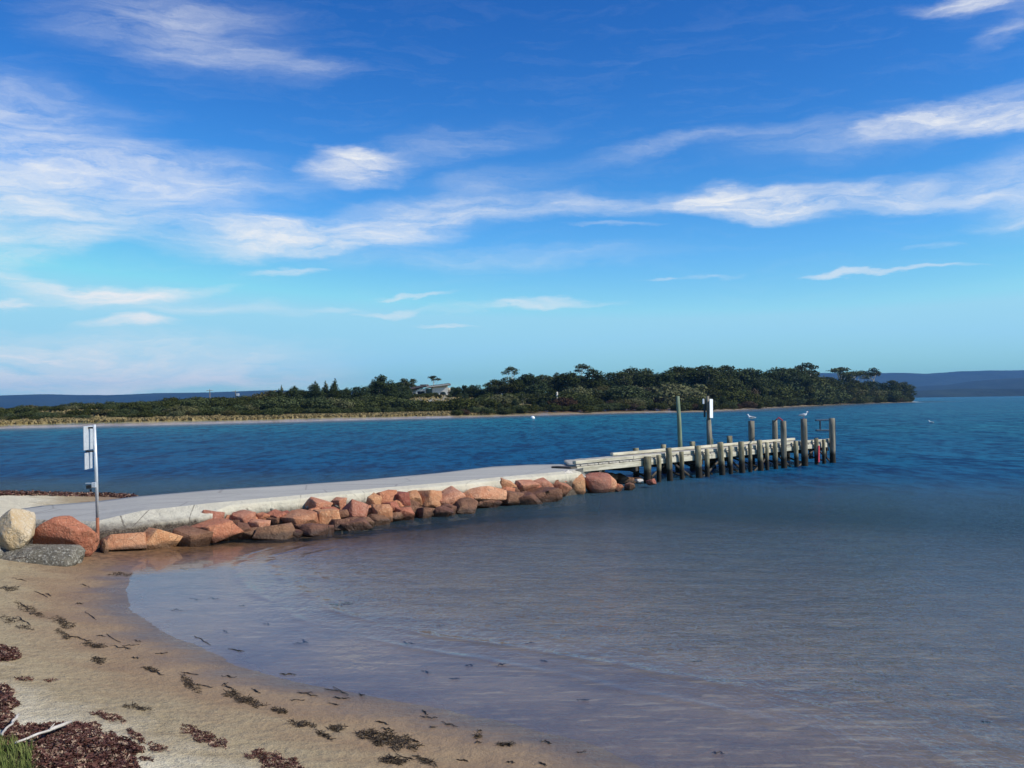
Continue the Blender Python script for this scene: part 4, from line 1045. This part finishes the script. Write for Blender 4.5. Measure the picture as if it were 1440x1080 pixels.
# scrub in front of the house and towards the left
px = 380.0
while px < 690:
    sy_ = shore_y(px)
    for off, yt in ((random.uniform(14, 19), random.uniform(570, 575)), (random.uniform(22, 30), random.uniform(560, 566) if 570 < px < 650 else random.uniform(555, 563))):
        if 565 < px < 690 and yt > 569 and random.random() < .5: continue
        plant('shrub' if random.random() > .15 else 'olive', px+random.uniform(-5, 5), sy_+off, ytop=yt, wf=random.uniform(1.1, 1.6), group='low scrub between the house and the far beach', label='low rounded shrub in the scrub between the house and the far beach')
    px += random.uniform(9, 13)
for px in (574,580,585,591,596,601,606,612,617,632,638,645):
    plant('shrub', px, shore_y(px)+62+random.uniform(-4, 6), ytop=random.uniform(556, 558.5) if px < 632 else random.uniform(552, 556), wf=random.uniform(1.0, 1.4), group='garden shrubs below the house', label='dark shrub in the row directly below the house')
for px, yt in ((549,538),(556,541),(562,537),(569,542),(574,545),(637,545),(645,543),(653,541),(661,543)):
    plant('round', px, shore_y(px)+66+random.uniform(-5, 5), ytop=yt, wf=1.3, group='trees beside the house', label='dark rounded tree close beside the house')
LEFT = 'low scrub behind the far left beach'
for off, f_, st in ((13, .62, 12), (26, .35, 12), (48, .06, 9), (75, -.1, 14)):
    px = -50.0
    while px < 392:
        sy_ = shore_y(px); wl = float(np.interp(px, [a for a, _ in far_shore_px], [b_ for _, b_ in far_shore_px]))
        if off == 13 and random.random() < .35: px += 12; continue
        k = 'shrub' if random.random() > .14 else 'olive'
        yt = prf(px)*(1-f_)+(wl-8)*f_+random.uniform(-2, 2.5)
        plant(k, px, sy_+off+random.uniform(-3, 4), ytop=yt, wf=random.uniform(1.2, 2.0), group=LEFT, label='low rounded shrub in the scrub behind the far left beach')
        px += random.uniform(st*.8, st*1.3)
# landmark trees
LM = [
 ('cone',396,541,60,.9,'isolated small dark tree at the left end of the tree line'),
 ('round',414,541,60,.8,'second small dark tree from the left end of the tree line'),
 ('cone',444,535,55,1.15,'left pointed dark tree of the three together'),
 ('cone',458,535,58,1.05,'middle pointed dark tree of the three together'),
 ('cone',471,532,55,1.2,'right and tallest pointed dark tree of the three together'),
 ('round',488,544,55,.9,'low dark tree right of the three pointed ones'),
 ('round',537,526,60,1.15,'large rounded dark tree crowning the slope left of the house'),
 ('gum',568,531,70,1.1,'flat-topped gum tree just left of the house'),
 ('gum',580,532,95,1.0,'gum tree partly behind the left end of the house'),
 ('umbrella',611,528,120,1.0,'thin flat-crowned tree rising behind the house roof'),
 ('umbrella',720,514,70,.85,'lone tall thin-trunked gum with a tiny flat crown left of the middle'),
 ('umbrella',784,523,70,.8,'small flat-crowned gum on the ridge left of the tall gum'),
 ('umbrella',820,511,70,1.15,'tall open gum with tiered flat crown on the ridge'),
 ('gum',885,517,65,1.3,'broad dark gum left of the gap in the skyline'),
 ('gum',905,517,65,1.25,'broad dark gum right beside the other one left of the gap'),
 ('gum',955,513,65,1.35,'broad flat gum just right of the gap in the skyline'),
 ('umbrella',993,513,65,1.3,'open flat-topped gum above the jetty sign pole'),
 ('umbrella',1022,513,65,1.0,'thin flat-topped gum above the jetty middle'),
 ('gum',1048,517,60,1.2,'dense gum above the right half of the jetty'),
 ('gum',1100,516,50,1.3,'large dark gum left of the pale-trunked one'),
 ('umbrella',1135,509,40,1.0,'tall pale-trunked gum with flat crown and bare tips'),
 ('umbrella',1186,516,26,1.5,'wide flat-crowned gum standing clear near the headland tip'),
 ('umbrella',1203,520,26,1.1,'narrow flat-crowned gum beside the wide one near the headland tip'),
 ('umbrella',1228,516,22,1.0,'separate flat-crowned gum just left of the headland tip'),
 ('gum',1256,534,16,1.1,'small gum near the end of the headland'),
 ('gum',1274,536,12,1.0,'last small gum at the very tip of the headland'),
]
for i, (k, px, yt, off, wf, lab) in enumerate(LM): plant(k, px, shore_y(px)+off, ytop=yt, wf=wf, label=lab, var=i)

# pale stones on the far beach
for k, (px, py) in enumerate(((663,582),(668,581),(673,582.5),(678,581),(684,582))):
    g = P(px, py, .2); o = link('beach_stone', rock_mesh('beach_stone', 1.1, .9, .7, 500+k, 9, .5, .8, .05, 2), M['pale'], None, (g[0], g[1]+1, .45))
    tag(o, 'pale stone in the row on the far beach right of the house', 'stone', 'pale stones on the far beach')
# pale dead stump on the slope
w_ = PD(783, 560, shore_y(783)+30); mb = MB(); gz = hz(w_[0], w_[1])
zz1 = PD(783, 551, w_[1])[2]; mb.tube([(w_[0], w_[1], gz-.3), (w_[0], w_[1], (gz+zz1)/2), (w_[0]+.1, w_[1], zz1)], [.4,.34,.2], 9, .3, 2)
tag(mb.build('dead_stump', M['palebark'], None, (w_[0], w_[1], gz), True), 'short pale dead tree trunk on the dark slope', 'tree trunk')
# power poles
for px, yt, D_, lab in ((295,547.5,560,'taller power pole with crossarm above the left scrub'), (331,549,600,'shorter power pole with crossarm and box above the left scrub')):
    t_ = PD(px, yt, D_); g = hz(t_[0], D_); pp = tag(empty('power_pole', (t_[0], D_, g)), lab, 'power pole', 'power poles above the left scrub')
    mb = MB(); mb.tube([(0,0,-.5), (0,0,t_[2]-g)], [.30,.22], 8); mb.build('pole', M['bark'], pp)
    mb = MB(); mb.box((0,-.2,t_[2]-g-.7), (3.6,.2,.25)); mb.build('crossarm', M['bark'], pp)
    mb = MB()
    for xx in (-1.6,-.6,.6,1.6): mb.tube([(xx,-.2,t_[2]-g-.55), (xx,-.2,t_[2]-g-.2)], .1, 6)
    mb.build('insulators', M['white_paint'], pp)
    if px > 300: mb = MB(); mb.box((1.5,-.2,t_[2]-g-2.6), (1.6,1,1.5), bev=.1); mb.build('transformer_box', M['galv'], pp)

# ------------------------------------------------------------------ the house
D_ = shore_y(607)+78; hx0 = PD(580, 550, D_)[0]; hx1 = PD(630, 550, D_)[0]; s = D_/F
zb = PD(607, 557.5, D_)[2]
hs_ = tag(empty('house', (hx0, D_, zb)), 'low pale house with dark sloping roofs and an arched opening among the trees', 'house')
def HX(px): return (px-580)*s
def HZ(py, px=607): return PD(px, py, D_)[2]-zb
def hbox(name, x0, x1, y0, y1, z0, z1, mat, parent=hs_):
    mb = MB(); mb.box(((x0+x1)/2, (y0+y1)/2, (z0+z1)/2), (x1-x0, y1-y0, z1-z0)); return mb.build(name, M[mat], parent)
# walls of right block with arched garage opening, built as a bridge of quads round the arch
xa, xb = HX(609), HX(629.5); zt_ = HZ(545.5); ax0, ax1 = HX(618.5), HX(627); ar = (ax1-ax0)/2; acx = (ax0+ax1)/2; az = HZ(554.2)
mb = MB(); 
arc = [(ax0, -1.0)]+[(acx-ar*math.cos(t), az+ar*math.sin(t)*.75) for t in np.linspace(0, math.pi, 11)]+[(ax1, -1.0)]
outer = [(xa, -1.0)]+[(xa+(xb-xa)*k/10, zt_) for k in range(11)]+[(xb, -1.0)]
for yy in (0, .3):
    for q in arc: mb.v.append((q[0], yy, q[1]))
    for q in outer: mb.v.append((q[0], yy, q[1]))
kk = len(arc)
for i in range(kk-1):
    mb.f.append((i, i+1, kk+i+1, kk+i)); mb.f.append((2*kk+i, 3*kk+i, 3*kk+i+1, 2*kk+i+1)); mb.f.append((i, 2*kk+i, 2*kk+i+1, i+1))
    mb.f.append((kk+i, kk+i+1, 3*kk+i+1, 3*kk+i))
mb.build('wall', M['render_white'], hs_)
hbox('wall', xb-.02, xb+.3, .31, 8, -1, zt_, 'stone_wall'); hbox('wall', xa-.3, xa-.02, .31, 8, -1, zt_, 'render_white')
hbox('wall', xa, xb, 7.7, 8, -1, zt_, 'render_white')
hbox('garage_door', ax0-.4, ax1+.4, 1.2, 1.3, -1, az+ar*.8+.1, 'glass_dark')
# middle dark glazed part and left wing
hbox('window', HX(600), HX(608.7), .8, 1.0, 0, HZ(546.5), 'glass_dark')
hbox('wall', HX(584.8), HX(587), -.2, .2, -1, HZ(549), 'render_white')
hbox('wall', HX(597.3), HX(598.6), -.2, .2, -1, HZ(545.5), 'render_white')
hbox('wall', HX(587.05), HX(597.2), -.15, .15, HZ(550), HZ(547.4), 'render_white')
hbox('window', HX(587.1), HX(597.2), .7, .8, -.6, HZ(550.1), 'glass_dark')
hbox('wall', HX(578), HX(599.8), 7.2, 7.5, -1, HZ(547), 'stone_wall')
hbox('railing', HX(578), HX(584.6), -.3, -.2, HZ(551.6), HZ(551.1), 'fascia')
hbox('deck', HX(574), HX(588), -1.5, .65, HZ(556), HZ(555.2), 'fascia')
hbox('veranda_post', HX(578.2), HX(578.9), -.1, .1, -1, HZ(547.5), 'fascia')
hbox('veranda_post', HX(570.2), HX(571.6), -1.4, -1.1, -1.2, HZ(554.5), 'render_white')
def roof(x0, z0, x1, z1, y0, y1, th, name='roof'):
    mb = MB()
    for yy in (y0, y1):
        mb.v += [(x0, yy, z0), (x1, yy, z1), (x1, yy, z1+th), (x0, yy, z0+th)]
    mb.f += [(0,1,2,3), (7,6,5,4), (0,4,5,1), (3,2,6,7), (0,3,7,4), (1,5,6,2)]
    return mb.build(name, M['roof'], hs_)
rf = roof(HX(600.5), HZ(545.2), HX(631.5), HZ(541.6), -.9, 8.6, .5)
mb = MB(); mb.v = [(HX(600.5),-1.0,HZ(545.2)),(HX(631.5),-1.0,HZ(541.6)),(HX(631.5),-1.0,HZ(541.6)+.35),(HX(600.5),-1.0,HZ(545.2)+.35),(HX(600.5),-.905,HZ(545.2)),(HX(631.5),-.905,HZ(541.6)),(HX(631.5),-.905,HZ(541.6)+.35),(HX(600.5),-.905,HZ(545.2)+.35)]
mb.f = [(0,1,2,3),(7,6,5,4),(0,4,5,1),(3,2,6,7),(0,3,7,4),(1,5,6,2)]; mb.build('fascia_board', M['fascia'], rf)
mb = MB(); mb.v = [(HX(608.9),.02,zt_-.02),(HX(629.6),.02,zt_-.02),(HX(629.6),.02,HZ(541.9)),(HX(608.9),.02,HZ(544.4)),(HX(608.9),.28,zt_-.02),(HX(629.6),.28,zt_-.02),(HX(629.6),.28,HZ(541.9)),(HX(608.9),.28,HZ(544.4))]
mb.f = [(0,1,2,3),(7,6,5,4),(0,4,5,1),(3,2,6,7),(0,3,7,4),(1,5,6,2)]; mb.build('wall', M['stone_wall'], hs_)
roof(HX(576.5), HZ(547.4), HX(599.6), HZ(542.8), -.8, 8, .5)
hbox('roof', HX(590), HX(600.4), 2.0, 7, HZ(543.2), HZ(540.2), 'roof')

# ------------------------------------------------------------------ dune grass on the far shore (stuff)
N = 24000; pxs = rng.uniform(-40, 705, N); offs = rng.uniform(4.5, 16, N)**1.0
offs = np.where(rng.random(N) < .25, rng.uniform(16, 70, N), offs)
yy = np.interp(pxs, [a for a, _ in far_shore_px], [P(a, b_)[1] for a, b_ in far_shore_px])+offs*np.where(pxs > 1120, .6, 1)
xx = (pxs-CX)/F*yy; zz_ = fields(xx, yy)[0]
hh = rng.uniform(.15, .5, N); an = rng.uniform(0, 6.28, N); ww = rng.uniform(.15, .4, N)
dx, dy = np.cos(an)*ww, np.sin(an)*ww; lx, ly = rng.normal(0, .15, N), rng.normal(0, .15, N)
V = np.stack([np.stack([xx-dx, yy-dy, zz_-.05], -1), np.stack([xx+dx, yy+dy, zz_-.05], -1), np.stack([xx+dx*.7+lx, yy+dy*.7+ly, zz_+hh], -1), np.stack([xx-dx*.4+lx, yy-dy*.4+ly, zz_+hh*.85], -1)], 1).reshape(-1, 3)
M['dunegrass'] = leaf_mat('dune_grass', (.22,.185,.075), (.38,.32,.16), .1)
tag(link('dune_grass', fast_mesh('dune_grass', V, np.arange(N*4).reshape(N, 4)), M['dunegrass']), 'dry tan grass behind the far beach', 'grass', kind='stuff')

# ------------------------------------------------------------------ distant hills
def hill_range(name, prof_, D0, depth, mat, rough, label, seed):
    xs_ = np.linspace(prof_[0][0], prof_[-1][0], 260); k = 24; V = []
    for j in range(k):
        t = j/(k-1); y = D0-depth*.5+depth*t; sh = math.sin(math.pi*min(1, t*1.0))**.8
        for x in xs_:
            zt__ = PD(x, float(np.interp(x, [a for a, _ in prof_], [b_ for _, b_ in prof_])), D0)[2]
            X_ = (x-CX)/F*D0
            nz = mnoise.fractal(Vector((X_*.0022, y*.0022, seed)), .9, 2.1, 5)
            V.append((X_, y, (zt__*sh*(1+rough*nz*(1-.6*abs(2*t-1))) if sh > 0 else 0)-4))
    idx = np.arange(k*260).reshape(k, 260); Fc = np.stack([idx[:-1,:-1], idx[:-1,1:], idx[1:,1:], idx[1:,:-1]], -1).reshape(-1, 4)
    me = fast_mesh(name, V, Fc); smooth(me); return tag(link(name, me, mat), label, kind='structure')
def hillmat(name, a, b_):
    m, n, out = newmat(name); p = n.pos(); f_ = n.noise(p, .006, 6, .65); col = n.mix(n.mapr(f_, .35, .65), a, b_)
    principled(n, out, col, .95, n.bump(n.noise(p, .01, 6, .7), .8, 30), .1); return m
hm = hillmat('forested_hills', (.012,.022,.018), (.028,.042,.030))
hill_range('hills', [(-500,560),(-200,556),(-60,556),(0,557),(25,554),(60,553),(110,554.5),(160,555),(230,551.5),(300,551),(380,548),(480,549),(620,552),(800,552),(1000,545)], 5200, 1800, hm, .05, 'blue forested hills on the left horizon', 1)
hill_range('hills', [(980,545),(1080,530),(1150,523.5),(1200,524),(1250,523.5),(1300,525),(1350,521.5),(1400,521),(1440,519.5),(1560,519),(1800,521)], 6000, 1800, hm, .05, 'far blue mountain range on the right horizon', 5)
hill_range('hills', [(1180,552),(1240,545),(1290,541),(1340,540),(1375,534),(1440,531),(1600,528),(1900,533)], 4200, 1300, hm, .08, 'nearer dark hills on the right', 9)
hill_range('hills', [(1120,556),(1200,551),(1285,547.5),(1350,545),(1440,544),(1600,543),(1900,545)], 2900, 500, hm, .12, 'low dark wooded shore across the bay', 13)

# ------------------------------------------------------------------ air
HAZE = 8e-5
hb = MB(); hb.box((0, 3300, 96), (24000, 9000, 208)); hz_o = hb.build('haze', None)
m = bpy.data.materials.new('haze_air'); m.use_nodes = True; m.node_tree.nodes.clear(); n = NT(m.node_tree)
out = n.new('ShaderNodeOutputMaterial'); pv = n.new('ShaderNodeVolumePrincipled'); n.put(pv, 'Color', (.18,.47,1.0)); n.put(pv, 'Density', HAZE); n.put(pv, 'Anisotropy', .1)
n.l.new(pv.outputs[0], out.inputs['Volume']); hz_o.data.materials.append(m); tag(hz_o, 'thin blue sea air', 'haze', kind='stuff')

# ------------------------------------------------------------------ light, sky, clouds
SUN_AZ, SUN_EL = math.atan2(.94, -.30), R(40)      # azimuth from +Y towards +X
sd = bpy.data.lights.new('sun', 'SUN'); sd.energy = 5.0; sd.angle = R(.53); sd.color = (1,.95,.86)
so = bpy.data.objects.new('sun', sd); C.objects.link(so); so.location = (30, -10, 40)
sv = Vector((math.sin(SUN_AZ)*math.cos(SUN_EL), math.cos(SUN_AZ)*math.cos(SUN_EL), math.sin(SUN_EL)))
so.rotation_euler = sv.to_track_quat('Z', 'Y').to_euler()
wd = bpy.data.worlds.new('World'); bpy.context.scene.world = wd; wd.use_nodes = True; wd.node_tree.nodes.clear(); n = NT(wd.node_tree)
sky = n.new('ShaderNodeTexSky'); sky.sky_type = 'NISHITA'; sky.sun_disc = False; sky.sun_elevation = SUN_EL; sky.sun_rotation = SUN_AZ
sky.air_density = 1.0; sky.dust_density = .3; sky.ozone_density = 2.5; sky.altitude = 0
tc = n.new('ShaderNodeTexCoord').outputs['Generated']; s3 = n.sep(tc)
so3 = n.sep(sky.outputs[0]); ch3 = []
for k_, (pw_, gn_) in enumerate(((2.6, 4.1), (1.93, 2.66), (1.5, 2.2))):
    ch3.append(n.math('MINIMUM', n.math('MULTIPLY', n.math('POWER', n.math('MULTIPLY', so3[k_], .1), pw_), gn_*10), (3.7, 7.4, 9.2)[k_]))
hsc = n.new('ShaderNodeCombineXYZ')
for k_ in range(3): n.l.new(ch3[k_], hsc.inputs[k_])
az = n.math('ARCTAN2', s3[0], s3[1]); el = n.math('ARCSINE', s3[2])
cb = n.new('ShaderNodeCombineXYZ'); n.put(cb, 0, az); n.put(cb, 1, el); p0 = cb.outputs[0]
def vadd(a, b_, k):
    nd = n.new('ShaderNodeVectorMath', operation='MULTIPLY_ADD'); n.put(nd, 0, b_); nd.inputs[1].default_value = k; n.put(nd, 2, a); return nd.outputs[0]
nz1 = n.new('ShaderNodeTexNoise'); n.put(nz1, 'Vector', n.mapping(p0, rot=(0,0,R(6)), sc=(1,3.2,1))); n.put(nz1, 'Scale', 7.0); n.put(nz1, 'Detail', 7.0); n.put(nz1, 'Roughness', .6)
cen = n.new('ShaderNodeVectorMath', operation='SUBTRACT'); n.put(cen, 0, nz1.outputs['Color']); cen.inputs[1].default_value = (.5,.5,.5)
pw = vadd(p0, cen.outputs[0], (.12,.05,0))
fib = n.noise(n.mapping(pw, rot=(0,0,R(-5)), sc=(1,7,1)), 9.0, 8, .68, .3)
puff = n.noise(n.mapping(pw, sc=(1,2.6,1)), 12.0, 6, .6, .2)
CL = [ # px, py, rx, ry (px, half sizes), angle, opacity, hardness
 (230,45,200,62,5,.32,0),(330,90,150,34,4,.28,0),(440,105,60,22,0,.22,0),(250,15,180,30,0,.25,0),
 (0,170,210,75,10,.50,0),(120,240,320,48,2,.72,0),(60,290,280,62,-6,.72,0),(20,345,170,26,-8,.55,1),
 (497,232,82,29,-2,.92,1),(640,205,160,30,-8,.2,0),(700,255,160,24,-3,.18,0),
 (420,325,210,27,2,.95,1),(600,303,190,36,-6,.72,0),(790,292,170,22,-2,.52,0),(480,345,120,12,0,.3,0),(400,377,70,8,1,.6,1),(300,345,120,20,3,.4,0),
 (1050,285,130,25,8,.9,1),(1180,273,240,25,1,.72,0),(1330,275,150,20,3,.6,0),(930,290,150,14,-3,.4,0),
 (1300,163,110,19,-6,.75,1),(1425,163,75,20,0,.98,1),(1390,145,120,26,-5,.5,0),(1200,190,200,36,-3,.24,0),(960,205,220,16,-4,.28,0),
 (1380,5,110,17,6,.75,0),(1430,38,50,16,-10,.45,0),
 (20,392,85,15,9,.8,0),(150,413,125,18,0,.95,1),(0,423,50,7,0,.7,1),(250,408,80,9,-6,.6,0),(205,455,72,10,0,.85,1),(300,435,170,13,0,.38,0),
 (130,512,380,52,2,.98,0),(60,540,330,28,0,.7,0),(380,533,180,24,2,.5,0),
 (590,413,55,5,0,.45,1),(550,441,60,7,-3,.5,1),(620,458,50,4,0,.5,1),(760,430,120,8,-3,.5,1),(470,435,55,7,0,.35,0),(650,435,100,8,0,.3,0),
 (1200,384,75,5,-1,.65,1),(1310,375,80,5,0,.6,0),(925,387,26,4,0,.5,1),(1000,382,60,4,-3,.35,0),(1290,343,50,5,0,.4,0),(860,322,70,5,0,.35,0),(700,360,300,18,0,.25,0),(1400,310,80,8,0,.3,0),
 (1500,260,150,60,0,.6,0),(-200,260,200,90,0,.6,0)]
acc = None
for (px, py, rx, ry, ang, op, hard) in CL:
    d_ = ray(px, py); d_ = d_/np.linalg.norm(d_); a_ = math.atan2(d_[0], d_[1]); e_ = math.asin(d_[2])
    v = n.mapping(pw, loc=(a_, e_, 0), rot=(0,0,R(-ang)+R(.8)), sc=(rx/F*1.15, ry/F*1.15, 1), kind='TEXTURE')
    ln = n.new('ShaderNodeVectorMath', operation='LENGTH'); n.put(ln, 0, v)
    q = n.mapr(ln.outputs['Value'], 1.0, .25 if hard else -.05, 0, op, 'SMOOTHSTEP')
    acc = q if acc is None else n.math('SUBTRACT', n.math('ADD', acc, q), n.math('MULTIPLY', acc, q))
tex = n.mapr(n.math('ADD', n.math('MULTIPLY', fib, .65), n.math('MULTIPLY', puff, .35)), .38, .60, .25, 1.15)
wisp = n.math('MULTIPLY', n.mapr(fib, .50, .80, 0, .06), n.mapr(el, .02, .12))
cl = n.math('ADD', n.math('MULTIPLY', acc, tex), wisp, clamp=True)
cl = n.math('MULTIPLY', cl, .95)
skyc = hsc.outputs[0]
fin = n.mix(cl, skyc, (9.2,9.3,9.3))
bg = n.new('ShaderNodeBackground'); n.l.new(fin, bg.inputs[0]); bg.inputs[1].default_value = .10
wo = n.new('ShaderNodeOutputWorld'); n.l.new(bg.outputs[0], wo.inputs[0])

sc = bpy.context.scene
sc.view_settings.view_transform = 'Standard'; sc.view_settings.look = 'None'; sc.view_settings.exposure = 0; sc.view_settings.gamma = 1
sc.cycles.max_bounces = 6; sc.cycles.transparent_max_bounces = 12; sc.cycles.volume_bounces = 0
sc.cycles.sample_clamp_indirect = 6
print('plants', counts)
